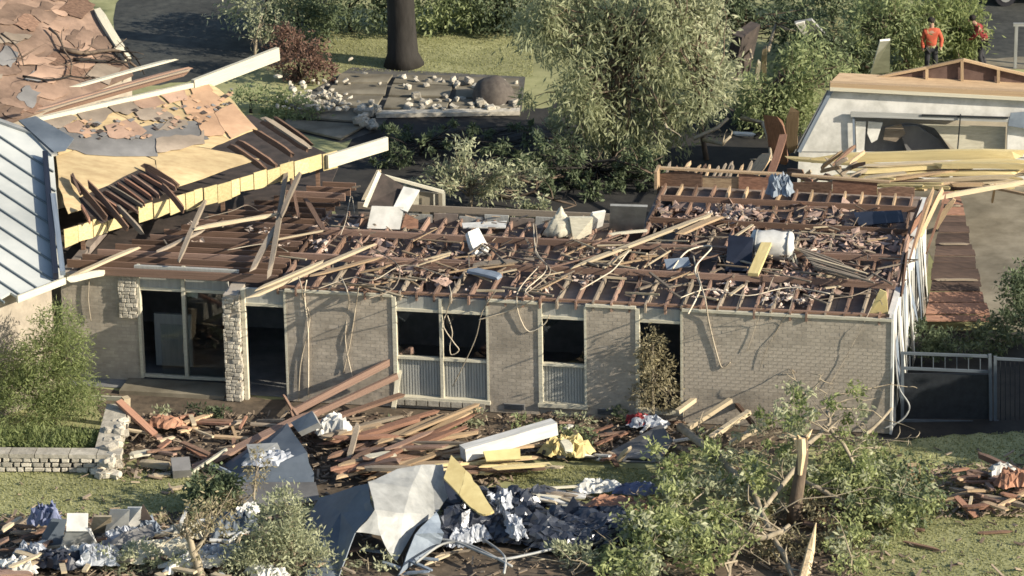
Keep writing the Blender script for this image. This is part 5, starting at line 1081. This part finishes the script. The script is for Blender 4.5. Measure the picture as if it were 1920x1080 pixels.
V = []; Fc = []; T = []
for _ in range(560):
    p = g(RND.uniform(600, 1640), RND.uniform(390, 560 if RND.random() < .25 else 525), ZJ - .12 + RND.uniform(0, .16)); a = RND.gauss(0, .9); l = RND.uniform(.03, .16); w = RND.uniform(.008, .026); k = len(V)
    s, t = hz(*[0, 0], 0) if False else (0, 0)
    q_ = p - HO; tt = q_.dot(UY); ss = -q_.dot(UX)
    if not (.1 < ss < 14 and .1 < tt < (8.5 if ss < 6.3 else 5.3)): continue
    d = Vector((cos(a), sin(a), jit(.5))) * l; e = Vector((-sin(a), cos(a), jit(.4))) * w; u = Vector((0, 0, .02))
    V += [p - d - e, p + d - e * .6, p + d * .9 + e, p - d * .8 + e]; V += [q + u for q in V[-4:]]; T += [RND.random()] * 8; Fc += [tuple(i + k for i in f) for f in BOXF]
tag(mk('attic_litter', V, Fc, M_lit, tint=T), 'splinters and torn scraps over the open attic', 'litter', kind='stuff')

# ================================================================== MASONRY HEAPS behind
CH = STN[:1] + [chunk_mesh('masonry_chunk', M_stone, 90 + k, 1, .42) for k in range(5)]
for k in range(130):
    x = RND.gauss(600, 38); y = 205 - abs(RND.gauss(0, 30)); x = min(max(x, 520), 720)
    tag(put(CH[k % 6], 'masonry_chunk', g(x, y, .1 + RND.uniform(0, .3)), [RND.uniform(.07, .26), RND.uniform(.07, .2), RND.uniform(.06, .14)]), 'pale broken masonry chunk in the heap left of the patio slabs', 'rubble', 'masonry chunks left of the patio')
for k in range(26):
    tag(put(CH[k % 6], 'masonry_chunk', g(RND.gauss(690, 12), RND.uniform(200, 240), .1 + RND.uniform(0, .2)), [RND.uniform(.14, .34) for _ in range(3)]), 'pale masonry chunk in the small pile at the near corner of the patio', 'rubble', 'chunks at the near patio corner')
for k in range(70):
    tag(put(CH[k % 6], 'masonry_chunk', g(RND.uniform(750, 970), RND.choice((RND.uniform(145, 165), RND.uniform(180, 206))), .08 + RND.uniform(0, .1)), [RND.uniform(.1, .28) for _ in range(3)]), 'pale masonry bit scattered on the patio slabs', 'rubble', 'masonry bits on the patio')
b = bmesh.new(); bmesh.ops.create_icosphere(b, subdivisions=3, radius=1)
for v in b.verts:
    v.co.z = max(v.co.z, -.15); v.co *= 1 + .04 * sin(v.co.x * 7) 
me = bpy.data.meshes.new('boulder'); b.to_mesh(me); b.free(); me.materials.append(mat('brown_grey_cover', (.11, .095, .08), (.065, .055, .048), 4)); me.polygons.foreach_set('use_smooth', [True] * len(me.polygons))
tag(place(bpy.data.objects.new('domed_cover', me), Matrix.Translation(g(925, 185, .1)) @ Matrix.Diagonal((.62, .7, .66, 1))), 'rounded grey brown mound at the right end of the patio', 'mound')

# ================================================================== TREES AND SHRUBS
def cl(px, py, Y, r, n): return (at(px, py, Y), r, n)
# big pale willow-like tree in the middle background
b0 = g(1150, 305); Y = b0.y
def scatter(ells, n, Y, r, k, dy=1.0, vz=1.3):
    """small leafy clumps scattered through a few overlapping ellipses (px), uneven, with gaps"""
    out = []; gaps = [(RND.choice(ells)[0] + jit(130), RND.choice(ells)[1] + jit(130)) for _ in range(12)]
    while len(out) < n:
        x, y, rx, ry = RND.choice(ells); a = RND.uniform(0, 6.3); q = RND.random() ** .6; px = x + rx * q * cos(a); py = y + ry * q * sin(a)
        if any((px - u) ** 2 + (py - v) ** 2 < 21 ** 2 for u, v in gaps): continue
        rr = RND.uniform(*r); p = at(px, py, Y + RND.uniform(-dy, dy) - (py - y) / 66 * .25); p.z = max(p.z, .25)
        out.append((p, (rr, rr, rr * vz), int(k * rr * rr / (r[1] ** 2) * RND.uniform(.4, 1.2)) + 20))
    return out
WC = scatter([(1110, 90, 150, 130), (1120, 40, 160, 80), (1225, 120, 95, 140), (1150, 220, 140, 80), (1235, 235, 75, 50), (1030, 70, 75, 95), (1280, 60, 60, 90), (1060, 190, 80, 55)], 92, Y, (.28, .75), 400)
tree('willow_tree', b0, at(1185, 20, Y), .085, WC, .24, .055, L_will, M_bark, 'large pale green drooping tree in the middle background', twigs=1, droop=.85, spread=.7, shell=.2, sub=60)
b0 = g(1120, 345); Y = b0.y
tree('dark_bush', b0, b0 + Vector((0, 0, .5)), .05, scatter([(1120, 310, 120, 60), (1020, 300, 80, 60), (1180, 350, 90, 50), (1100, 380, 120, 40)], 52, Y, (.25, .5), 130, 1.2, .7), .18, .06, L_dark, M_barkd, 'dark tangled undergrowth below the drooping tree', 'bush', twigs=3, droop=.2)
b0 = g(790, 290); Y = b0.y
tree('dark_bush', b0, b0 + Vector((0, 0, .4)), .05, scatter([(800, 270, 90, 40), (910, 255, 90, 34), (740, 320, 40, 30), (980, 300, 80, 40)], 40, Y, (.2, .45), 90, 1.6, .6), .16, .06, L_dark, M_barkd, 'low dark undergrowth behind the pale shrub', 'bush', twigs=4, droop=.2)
for k, pts in enumerate([[(860, 300, .3), (930, 330, .6), (1000, 345, .5), (1060, 330, .3)], [(1090, 320, .3), (1150, 300, .8), (1230, 330, .5)], [(990, 250, .2), (1050, 268, .5), (1090, 300, .4)], [(930, 370, .3), (1000, 360, .5), (1080, 385, .3)]]):
    P = [g(*p) for p in pts]; b = MB(); Q = sum([[P[i], P[i].lerp(P[i + 1], .5) + Vector((jit(.12), jit(.1), jit(.1)))] for i in range(len(P) - 1)], []) + [P[-1]]; b.tube(Q, [.05 * (1 - .6 * i / len(Q)) for i in range(len(Q))], 6)
    for q in Q[1:]:
        for _ in range(2): b.tube(curve_pts(q, q + Vector((jit(.7), jit(.5), RND.uniform(0, .5))), .2, 3), [.022, .017, .012, .006], 4)
    tag(b.build('fallen_branch', M_bark, None, True), 'bare fallen branch in the dark yard behind the attic, ' + ('reaching from the pale shrub', 'rightmost', 'farthest back', 'nearest the attic edge')[k], 'branch')
# shrub in front of the dark yard
b0 = g(880, 392); Y = b0.y
tree('leafy_shrub', b0, at(880, 330, Y), .05, scatter([(870, 325, 90, 45), (830, 310, 60, 40), (940, 345, 60, 30), (790, 330, 45, 25), (870, 285, 30, 20), (975, 330, 30, 14)], 34, Y, (.14, .38), 90, .6, .9), .17, .055, L_pale, M_barkp, 'loose pale green shrub behind the rear edge of the attic', 'shrub', twigs=3, droop=.1, spread=.7, shell=.2)
b0 = g(1010, 425); Y = b0.y
tree('small_shrub', b0, at(1010, 385, Y), .04, [cl(975, 400, Y, (.3, .3, .4), 220), cl(1012, 395, Y, (.35, .3, .4), 260), cl(1040, 410, Y, (.25, .3, .3), 160)], .17, .07, L_pale, M_barkp, 'small pale leafed sprig behind the cream cushion', 'shrub', twigs=3)
b0 = g(1085, 290); Y = b0.y
tree('low_shrub', b0, b0 + Vector((0, 0, .6)), .04, [cl(1090, 270, Y - 1.2, (.9, .7, .35), 420), cl(1060, 225, Y, (.5, .5, .4), 300), cl(1020, 240, Y - .6, (.4, .4, .3), 160)], .16, .06, L_pale, M_barkd, 'sparse dark shrub under the left side of the drooping tree', 'shrub', twigs=5)
# right background
G3 = 'bushes behind the wing and the white house'
for px, py, tp_, cs, lb, lm in [
    (1330, 300, (1320, 40), [(1300, 70, 0, (.8, .9, 1.2), 2600), (1330, 150, -.3, (.6, .7, .9), 1500), (1310, 10, .5, (1.0, 1, .8), 2400)], 'pale green bush right of the large drooping tree', L_pale),
    (1470, 240, (1460, 130), [(1480, 150, 0, (1.1, 1, .9), 2600), (1530, 130, .4, (.9, .9, .7), 1800), (1440, 190, -.4, (.8, .8, .6), 1500), (1500, 200, -.5, (.6, .7, .4), 900)], 'rounded green bush left of the white house', L_green),
    (1400, 110, (1400, 20), [(1390, 20, .4, (1.3, 1.2, .7), 2600), (1470, 30, .8, (1.2, 1.2, .6), 2000), (1330, 15, 1, (1, 1, .6), 1500)], 'dark leafy bush at the top edge behind the leaning white panel', L_dark),
    (1700, 130, (1690, 20), [(1680, 40, 0, (1.0, 1, 1.1), 2600), (1640, 20, .6, (1.1, 1, .8), 2200), (1705, 90, -.4, (.4, .5, .7), 900), (1590, 60, .8, (1.1, 1, .8), 1800)], 'tall green bush left of the person in orange', L_green),
    (1795, 118, (1795, 30), [(1790, 60, 0, (.65, .7, .8), 2200), (1810, 90, -.2, (.5, .5, .5), 1200), (1770, 20, .5, (.8, .8, .5), 1300)], 'olive bush between the two people', L_bush),
    (1560, 150, (1560, 90), [(1560, 110, .6, (1.2, 1, .7), 1700), (1610, 130, .2, (.7, .7, .4), 800)], 'dark undergrowth bush below the leaning white panel', L_dark)]:
    b0 = g(px, py); Y = b0.y
    tree('bush', b0, at(*tp_, Y), .06, scatter([(c[0], c[1], c[3][0] * 72, c[3][2] * 66) for c in cs], 12 * len(cs), Y + .2, (.22, .55), 260, .9), .21, .06, lm, M_bark, lb, 'bush', G3, twigs=2, droop=.4, spread=.7, shell=.2)
# bare pale limbs under them
for i, pts in enumerate([[(1345, 40), (1375, 62), (1400, 70), (1410, 110)], [(1300, 100), (1330, 140), (1350, 150), (1390, 148)], [(1310, 130), (1370, 140), (1395, 90)], [(1300, 260), (1345, 240), (1365, 222)], [(1390, 222), (1430, 230), (1442, 265), (1446, 300)], [(1320, 262), (1355, 270), (1370, 255)], [(1190, 180), (1240, 215), (1250, 240)], [(1440, 95), (1455, 45), (1475, 55)]]):
    b = MB(); P = [g(x, y, 1.0 + .2 * k) for k, (x, y) in enumerate(pts)]; b.tube(P, [.06 * (1 - .5 * k / len(P)) for k in range(len(P))], 6)
    for q in P[1:]: b.tube(curve_pts(q, q + Vector((jit(.6), jit(.4), jit(.5))), .2, 3), [.025, .02, .015, .01], 4)
    tag(b.build('bare_limb', M_barkp, None, True), 'bare pale broken limb among the bushes behind the house', 'branch', 'bare limbs among the bushes')
pl((1432, 165), .3, (1434, 85), 1.9, .14, .12, M_pale, 'pale broken upright post among the bushes left of the white house', cat='post', name='broken_post'); pl((1420, 160), .3, (1424, 112), 1.2, .12, .1, M_cream, 'shorter cream stake beside the pale broken post', cat='post', name='broken_post')
tag(solid('white_shed_panel', [g(1490, 42, 1.9), g(1522, 36, 2.0), g(1566, 82, 1.0), g(1524, 96, .7)], [(0, 1, 2, 3)], .08, M_whiteM), 'pale panel leaning in the bushes at the upper right', 'panel'); tag(solid('pale_wedge', [g(1492, 44, 1.9), g(1508, 40, 1.95), g(1526, 92, .8), g(1518, 84, .8)], [(0, 1, 2, 3)], .04, M_white), 'bright edge board along the leaning pale panel', 'board')
tag(solid('white_door', [g(1632, 138, .5), g(1668, 134, .6), g(1669, 74, 2.0), g(1650, 76, 2.0)], [(0, 1, 2, 3)], .06, M_white), 'white door standing tilted behind the white house', 'door')
pl((1380, 142), .8, (1400, 55), 2.2, 1.4, .3, M_felt_dk, 'black slab of wreckage in the bushes at the upper right', name='wreckage', cat='wreckage', clean=True)
pl((1372, 250), .9, (1418, 252), .9, .2, .06, M_white, 'short white board in the dark yard left of the upright red board')
# dark trunk and the shaded trees along the top edge
tb = g(757, 122); tt = thing('large_tree', tb, 'thick dark tree trunk standing on the lit lawn at the top', 'tree')
b = MB(); b.tube([tb, tb + Vector((-.02, 0, .35)), tb + Vector((-.03, 0, 1.2)), tb + Vector((-.06, 0, 2.6)), tb + Vector((0, .1, 5.0)), tb + Vector((.1, .2, 7.5))], [.62, .47, .42, .40, .38, .32], 14); b.build('trunk', M_barkd, tt, True)
b = MB()
for k in range(9):
    s_ = tb + Vector((0, .1, 5.5 + k * .22)); e = s_ + Vector((3.2 * cos(k * 2.4), 3 * sin(k * 2.4), RND.uniform(1, 3))); b.tube(curve_pts(s_, e, .12, 5), [.2, .16, .12, .09, .06, .04], 6)
b.build('branches', M_barkd, tt, True)
foliage('crown', [(tb + Vector((3 * cos(k * 2.4), 2.8 * sin(k * 2.4), 7.5 + (k % 3) * 1.3)), (1.9, 1.9, 1.2), 1500) for k in range(9)], .22, .09, L_dark, tt)
bm = MB()
G4 = 'shaded bushes along the top edge'
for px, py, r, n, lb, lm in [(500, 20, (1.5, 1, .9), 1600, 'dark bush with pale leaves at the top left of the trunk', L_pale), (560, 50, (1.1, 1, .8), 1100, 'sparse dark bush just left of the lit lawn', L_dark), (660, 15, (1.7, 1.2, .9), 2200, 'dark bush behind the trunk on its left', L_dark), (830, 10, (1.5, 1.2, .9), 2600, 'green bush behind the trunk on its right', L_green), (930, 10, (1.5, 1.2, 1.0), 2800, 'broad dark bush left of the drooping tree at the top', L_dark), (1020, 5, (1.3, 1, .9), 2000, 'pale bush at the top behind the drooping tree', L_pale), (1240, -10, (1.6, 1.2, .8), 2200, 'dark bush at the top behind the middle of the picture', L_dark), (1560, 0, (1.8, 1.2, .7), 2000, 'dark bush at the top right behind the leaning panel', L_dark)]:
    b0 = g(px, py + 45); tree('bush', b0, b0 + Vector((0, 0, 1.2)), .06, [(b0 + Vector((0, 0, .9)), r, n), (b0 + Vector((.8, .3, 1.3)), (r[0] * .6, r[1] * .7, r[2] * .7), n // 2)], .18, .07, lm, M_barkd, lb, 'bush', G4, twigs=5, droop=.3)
# brown brush heap left of the rubble
b0 = g(560, 150); Y = b0.y
tree('brown_bush', b0, at(560, 100, Y), .05, [cl(560, 110, Y, (.9, .8, .7), 1500), cl(545, 80, Y + .4, (.6, .6, .5), 700), cl(600, 130, Y - .3, (.5, .5, .4), 500)], .15, .05, L_brush, M_barkd, 'reddish brown wilted bush above the masonry heap', 'bush', twigs=8)
b0 = g(478, 110); Y = b0.y
tree('bare_sapling', b0, at(490, 30, Y), .04, [cl(490, 45, Y, (.6, .5, .7), 260), cl(530, 60, Y, (.5, .5, .5), 180), cl(470, 80, Y, (.3, .3, .5), 90)], .14, .05, L_pale, M_barkp, 'thin half bare sapling above the long cream beam', 'tree', twigs=10)
b0 = g(470, 212); tree('dark_green_bush', b0, b0 + Vector((0, 0, .5)), .04, [(b0 + Vector((.3, 0, .35)), (.9, .7, .4), 900), (b0 + Vector((1.3, -.5, .25)), (.8, .6, .35), 700)], .14, .05, L_green, M_barkd, 'dark green bush below the end of the upper cream beam', 'bush', twigs=3)
# left feathery shrub by the patio
b0 = g(95, 800); Y = b0.y
tree('feathery_shrub', b0, at(100, 640, Y), .07, [cl(108, 610, Y, (.5, .5, .45), 1300), cl(75, 660, Y - .1, (.55, .6, .45), 1700), cl(130, 655, Y, (.5, .5, .5), 1900), cl(100, 710, Y - .2, (.8, .6, .4), 2600), cl(40, 735, Y - .3, (.7, .6, .45), 2300), cl(140, 755, Y - .4, (.6, .5, .4), 1900), cl(60, 770, Y - .5, (.8, .6, .35), 2200), cl(15, 700, Y, (.5, .5, .5), 1400)], .13, .025, L_bush, M_barkp, 'feathery green shrub in front of the shaded brick at the left', 'shrub', twigs=5, droop=.2, spread=.45)
b0 = g(80, 835); tree('low_hedge', b0, b0 + Vector((0, 0, .3)), .03, [(g(x, 832 + jit(4), .22), (.6, .5, .26), 1500) for x in (-10, 40, 90, 140, 175)], .14, .03, L_bush, M_barkp, 'low grassy hedge behind the garden wall on the left', 'hedge', twigs=2, droop=-.6)
# dead shrub in front of the third opening
b0 = g(1222, 796); Y = b0.y
tree('wilted_shrub', b0, at(1225, 640, Y), .03, [cl(1222, 650, Y, (.28, .3, .42), 700), cl(1234, 705, Y, (.38, .3, .38), 750), cl(1208, 740, Y, (.32, .3, .3), 420), cl(1255, 740, Y, (.3, .3, .3), 240)], .11, .035, L_dry, M_barkp, 'thin wilted shrub standing in front of the open doorway right of the narrow window', 'shrub', twigs=12, spread=.5)
# broken tree, lower right
tb = g(1490, 985); bt = thing('broken_tree', tb, 'snapped tree with a pale splintered stump and a fallen leafy crown in the lower right', 'tree')
Yt = tb.y
b = MB(); P = [tb + Vector((0, 0, -.05)), at(1492, 940, Yt), at(1500, 890, Yt), at(1506, 850, Yt), at(1505, 820, Yt)]; b.tube(P, [.20, .15, .13, .12, .11], 10); b.build('trunk', M_bark, bt, True)
b = MB()
for dx, dy in ((-30, -14), (-10, -10), (18, -20), (-20, -2), (8, -4)):
    q0 = at(1505 + dx * .2, 842, Yt - .05); b.tube([q0, at(1505 + dx * .5, 825 + dy * .3, Yt - .05), at(1505 + dx, 825 + dy, Yt - .1 + jit(.2))], [.07, .045, .006], 5)
b.tube([at(1500, 890, Yt - .14), at(1504, 850, Yt - .14), at(1503, 822, Yt - .1)], [.05, .09, .08], 7)
b.build('splintered_top', M_split, bt)
b = MB()
for pts, r in [([(1275, 800, .6), (1330, 845, .7), (1380, 890, .7), (1418, 935, .6), (1440, 985, .5), (1470, 1040, .3), (1490, 1090, .1)], .10), ([(1490, 880, .9), (1450, 930, .7), (1425, 960, .55), (1395, 1010, .45), (1370, 1060, .2)], .06), ([(1380, 995, .5), (1420, 1010, .5), (1455, 1000, .55), (1480, 985, .6)], .08), ([(1325, 985, .4), (1350, 1020, .3), (1368, 1060, .2), (1365, 1090, .1)], .06), ([(1150, 985, .1), (1190, 1010, .2), (1240, 1030, .25), (1300, 1040, .2)], .05),
               ([(1640, 850, .1), (1655, 780, .9), (1680, 760, 1.2)], .0), ([(1600, 830, .8), (1640, 800, 1.0), (1672, 765, 1.3)], .05), ([(1500, 840, 1.4), (1530, 820, 1.5), (1555, 795, 1.6), (1550, 770, 1.8)], .06), ([(1552, 800, 1.6), (1580, 830, 1.3), (1605, 880, .8), (1640, 920, .4)], .05), ([(1500, 900, .8), (1560, 930, .6), (1640, 960, .4), (1720, 930, .5)], .06)]:
    if r <= 0: continue
    P = [g(*p) for p in pts]; Q = []
    for k in range(len(P) - 1): Q += [P[k], P[k].lerp(P[k + 1], .5) + Vector((jit(.04), jit(.04), jit(.04)))]
    Q.append(P[-1]); b.tube(Q, [r * (1 - .5 * k / len(Q)) for k in range(len(Q))], 7)
    for q in Q[1::2]:
        for _ in range(3): b.tube(curve_pts(q, q + Vector((jit(.8), jit(.6), RND.uniform(-.1, .6))), .2, 4), [r * .35, r * .28, r * .2, r * .13, r * .06], 4)
b.build('limbs', M_barkp, bt, True)
def gc(px, py, z, r, n): return (g(px, py, z), r, n)
def gscat(ells, n, r, k, vz=.8):
    out = []
    while len(out) < n:
        x, y, rx, ry, z = RND.choice(ells); a = RND.uniform(0, 6.3); q = RND.random() ** .55; rr = RND.uniform(*r)
        out.append((g(x + rx * q * cos(a), y + ry * q * sin(a), max(.15, z + jit(.25))), (rr, rr, rr * vz), int(k * rr * rr / r[1] ** 2 * RND.uniform(.4, 1.2)) + 12))
    return out
LT = [(1290, 890, 90, 60, .8), (1280, 960, 100, 60, .6), (1240, 1010, 80, 50, .45), (1180, 1040, 60, 40, .35), (1390, 860, 70, 50, .9), (1330, 1010, 70, 50, .5), (1390, 930, 60, 60, .6)]
RT = [(1650, 900, 80, 45, .6), (1700, 930, 60, 40, .45), (1620, 960, 70, 40, .4), (1590, 1030, 60, 45, .3), (1560, 900, 50, 50, .6)]
TT = [(1470, 850, 70, 40, 1.0), (1560, 770, 70, 45, 1.7), (1500, 760, 60, 40, 1.7), (1600, 820, 60, 45, 1.0), (1460, 800, 50, 40, 1.3), (1620, 860, 45, 35, .8)]
foliage('crown', gscat(LT, 70, (.16, .40), 125), .16, .075, L_tree, bt, droop=.1, spread=.7, shell=.2)
foliage('crown', gscat(LT + TT + LT + RT, 92, (.14, .36), 80), .16, .075, L_pale, bt, droop=.2, spread=.7, shell=.2)
foliage('crown', gscat(TT, 32, (.14, .30), 60), .14, .06, L_bush, bt, droop=.3, spread=.7, shell=.2)
foliage('fallen_foliage', gscat(RT, 56, (.2, .40), 115), .14, .06, L_tree, bt, droop=.2, spread=.7, shell=.2)
foliage('fallen_foliage', gscat(RT[:2], 22, (.2, .4), 150), .13, .06, L_dark, bt, droop=.2, spread=.6)
b = MB()
for _ in range(95):
    x, y, rx, ry, z = RND.choice(LT + RT + TT + LT); q = g(x + jit(rx), y + jit(ry), max(.1, z * RND.uniform(.3, 1))); d = Vector((RND.gauss(0, .8), RND.gauss(0, .6), RND.gauss(.15, .3)))
    r_ = RND.uniform(.012, .03); C_ = curve_pts(q, q + d, .2, 5); b.tube(C_, [r_ * (1 - .8 * i / 5) for i in range(6)], 5)
    for c_ in C_[2:]: b.tube(curve_pts(c_, c_ + Vector((jit(.35), jit(.3), jit(.25))), .2, 3), [r_ * .5, r_ * .4, r_ * .3, r_ * .15], 4)
tag(b.build('twigs', M_barkp, bt, True), kind='stuff')
foliage('dead_leaves', [gc(1520, 960, .25, (.6, .5, .25), 500), gc(1480, 1020, .2, (.8, .6, .2), 700), gc(1550, 1010, .2, (.5, .4, .2), 350), gc(1420, 960, .25, (.4, .4, .25), 250)], .12, .05, L_dry, bt)
sp = MB(); sp.tube([g(1505, 1095, .1), g(1520, 1030, .5), g(1530, 980, 1.0)], [.12, .09, .01], 6); tag(sp.build('split_branch', M_split), 'bright split branch standing at the bottom edge below the snapped tree', 'branch')
for k in range(14):
    x, y = RND.uniform(1480, 1600), RND.uniform(925, 985); pl((x, y), .1 + RND.uniform(0, .25), (x + RND.uniform(20, 70), y + jit(8)), .12 + RND.uniform(0, .2), .12, .05, RND.choice((M_brown, M_red, M_tan, M_joist)), 'brown board half hidden under the snapped tree', 'boards under the snapped tree')
# foreground shrubs and the small bare tree
b0 = g(378, 1085); Y = b0.y
tree('bare_small_tree', b0, at(345, 985, Y), .10, [cl(330, 985, Y, (.5, .4, .5), 130), cl(400, 970, Y, (.5, .4, .6), 260), cl(390, 1000, Y + .2, (.5, .5, .5), 160)], .12, .045, L_dry, M_barkp, 'small mostly bare forked tree at the bottom left', 'tree', twigs=9)
b0 = g(560, 1075); Y = b0.y
tree('foreground_shrub', b0, at(540, 980, Y), .05, [cl(520, 985, Y, (.6, .5, .5), 1000), cl(560, 1020, Y, (.6, .5, .5), 1100), cl(500, 1040, Y - .1, (.6, .5, .5), 1000), cl(590, 1060, Y, (.5, .5, .4), 700), cl(460, 1060, Y - .1, (.6, .5, .4), 800), cl(540, 945, Y + .2, (.4, .4, .4), 420)], .13, .04, L_pale, M_barkp, 'tangled grey green shrub left of the bent sheet metal', 'shrub', twigs=8, droop=-.1, spread=.45)
b0 = g(395, 960); Y = b0.y
tree('leafy_bush', b0, at(395, 905, Y), .04, [cl(385, 905, Y, (.4, .4, .45), 500), cl(415, 925, Y, (.4, .4, .4), 450), cl(380, 940, Y, (.35, .4, .35), 350)], .15, .07, L_dark, M_barkd, 'dark leafy bush standing on the lawn edge left of the grey roof sheet', 'bush', twigs=6)
b0 = g(480, 960); Y = b0.y
tree('wispy_shrub', b0, at(485, 870, Y), .03, [cl(485, 885, Y, (.3, .3, .45), 300), cl(440, 940, Y, (.4, .3, .3), 300), cl(420, 970, Y - .2, (.4, .3, .3), 300)], .11, .03, L_dry, M_barkp, 'wispy yellow green shrub in front of the grey roof sheet', 'shrub', twigs=10)
for x, y, n, lb in ((260, 1070, 420, 'leafy low shrub in front of the cream draped cloth'), (330, 1075, 300, 'leafy sprig beside the small bare tree foot'), (200, 1075, 260, 'low weeds at the bottom of the lower left heap'), (1080, 1060, 500, 'leafy shrub at the bottom right of the dark plastic'), (690, 1070, 160, 'weeds in the mouth of the bent sheet metal')):
    b0 = g(x, y); tree('low_shrub', b0, b0 + Vector((0, 0, .3)), .02, [(b0 + Vector((0, 0, .25)), (.5, .4, .28), n)], .13, .05, L_pale, M_barkp, lb, 'shrub', 'low shrubs along the bottom', twigs=5, droop=-.2)
for k, (x, y) in enumerate([(420, 790), (380, 785), (300, 795), (820, 812), (900, 800), (985, 805), (1080, 800), (1150, 790), (760, 805), (1060, 825), (1110, 835), (1320, 830)]):
    b0 = g(x, y); tree('bed_plant', b0, b0 + Vector((0, 0, .2)), .015, [(b0 + Vector((0, 0, .15)), (.45, .3, .18), 150)], .12, .05, RND.choice((L_dark, L_green, L_pale)), M_barkd, 'low trampled plant in the bed along the brick wall', 'plant', 'trampled bed plants', twigs=2)
# right: bushes by the gate and the trees outside the frame that shade it
b0 = g(1750, 660); tree('gate_bush', b0, b0 + Vector((0, .3, .6)), .04, [(g(1730, 640, .6), (.6, .5, .4), 700), (g(1790, 640, .5), (.7, .5, .35), 700), (g(1850, 640, .4), (.5, .5, .35), 400)], .12, .06, L_dark, M_barkd, 'dark bush behind the gate beside the end wall', 'bush', twigs=4)
b0 = g(1930, 640); tree('edge_bush', b0, b0 + Vector((0, 0, 1.2)), .06, [(g(1915, 560, .9), (.6, .6, .7), 1300), (g(1900, 610, .6), (.6, .6, .5), 900), (g(1940, 520, 1.2), (.5, .6, .6), 800)], .13, .06, L_dark, M_barkd, 'dark green bush at the right edge by the driveway', 'bush', twigs=4)
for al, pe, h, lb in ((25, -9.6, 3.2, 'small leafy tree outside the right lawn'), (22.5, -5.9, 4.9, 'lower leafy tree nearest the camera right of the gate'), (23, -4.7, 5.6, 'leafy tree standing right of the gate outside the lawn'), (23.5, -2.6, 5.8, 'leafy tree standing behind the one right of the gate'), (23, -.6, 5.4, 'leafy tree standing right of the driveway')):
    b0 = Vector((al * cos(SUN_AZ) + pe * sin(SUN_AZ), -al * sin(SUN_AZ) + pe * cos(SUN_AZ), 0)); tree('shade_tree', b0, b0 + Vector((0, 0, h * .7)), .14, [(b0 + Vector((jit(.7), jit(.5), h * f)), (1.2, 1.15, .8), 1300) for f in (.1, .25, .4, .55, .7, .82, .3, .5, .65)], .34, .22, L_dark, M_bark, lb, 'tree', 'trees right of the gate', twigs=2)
# parked white car and the frame at the upper right corner
car = thing('parked_car', g(1890, 8), 'white car parked on the street at the top right corner', 'car'); c0 = g(1885, 12)
def cbx(name, x0, x1, y0_, y1_, z0, z1, m, tp=0.0, parent=car):
    b = MB(); b.hexa([c0 + Vector(v) for v in ((x0, y0_, z0), (x1, y0_, z0), (x1, y1_, z0), (x0, y1_, z0), (x0 + tp, y0_ + tp * .4, z1), (x1 - tp, y0_ + tp * .4, z1), (x1 - tp, y1_ - tp * .4, z1), (x0 + tp, y1_ - tp * .4, z1))]); o = fixn(b.build(name, m, parent)); md = o.modifiers.new('b', 'BEVEL'); md.width = .06; md.segments = 2; return o
cbx('body', -.9, 3.4, 0, 1.75, .3, .85, M_white, .05); cbx('cabin', .2, 2.6, .1, 1.65, .852, 1.4, M_gmetal, .4); cbx('roof', .65, 2.15, .3, 1.45, 1.402, 1.45, M_white); cbx('bumper', -.95, -.85, .1, 1.65, .35, .55, M_gmetal)
for x in (0, 2.6):
    for y in (.0, 1.6):
        b = MB(); b.tube([c0 + Vector((x, y - .03, .32)), c0 + Vector((x, y + .18, .32))], [.32, .32], 16); w = b.build('wheel', M_trou, car); b = MB(); b.tube([c0 + Vector((x, y - .045, .32)), c0 + Vector((x, y - .02, .32))], [.18, .18], 12); b.build('rim', M_whiteM, w)
fm = thing('metal_stand', g(1908, 128), 'pale upright metal frame at the right edge of the pavement', 'frame'); fy = g(1908, 128).y
for a, b_ in [((1903, 128), (1906, 46)), ((1985, 130), (1985, 46)), ((1900, 46), (1990, 46))]: plank(at(*a, fy), at(*b_, fy), .09, .08, M_whiteM, fm, 'rail' if a[1] == b_[1] else 'post', up=Vector((0, -1, 0)), clean=True)
print('objects', len(bpy.data.objects), 'tris', sum(len(m.polygons) * 2 for m in bpy.data.meshes))
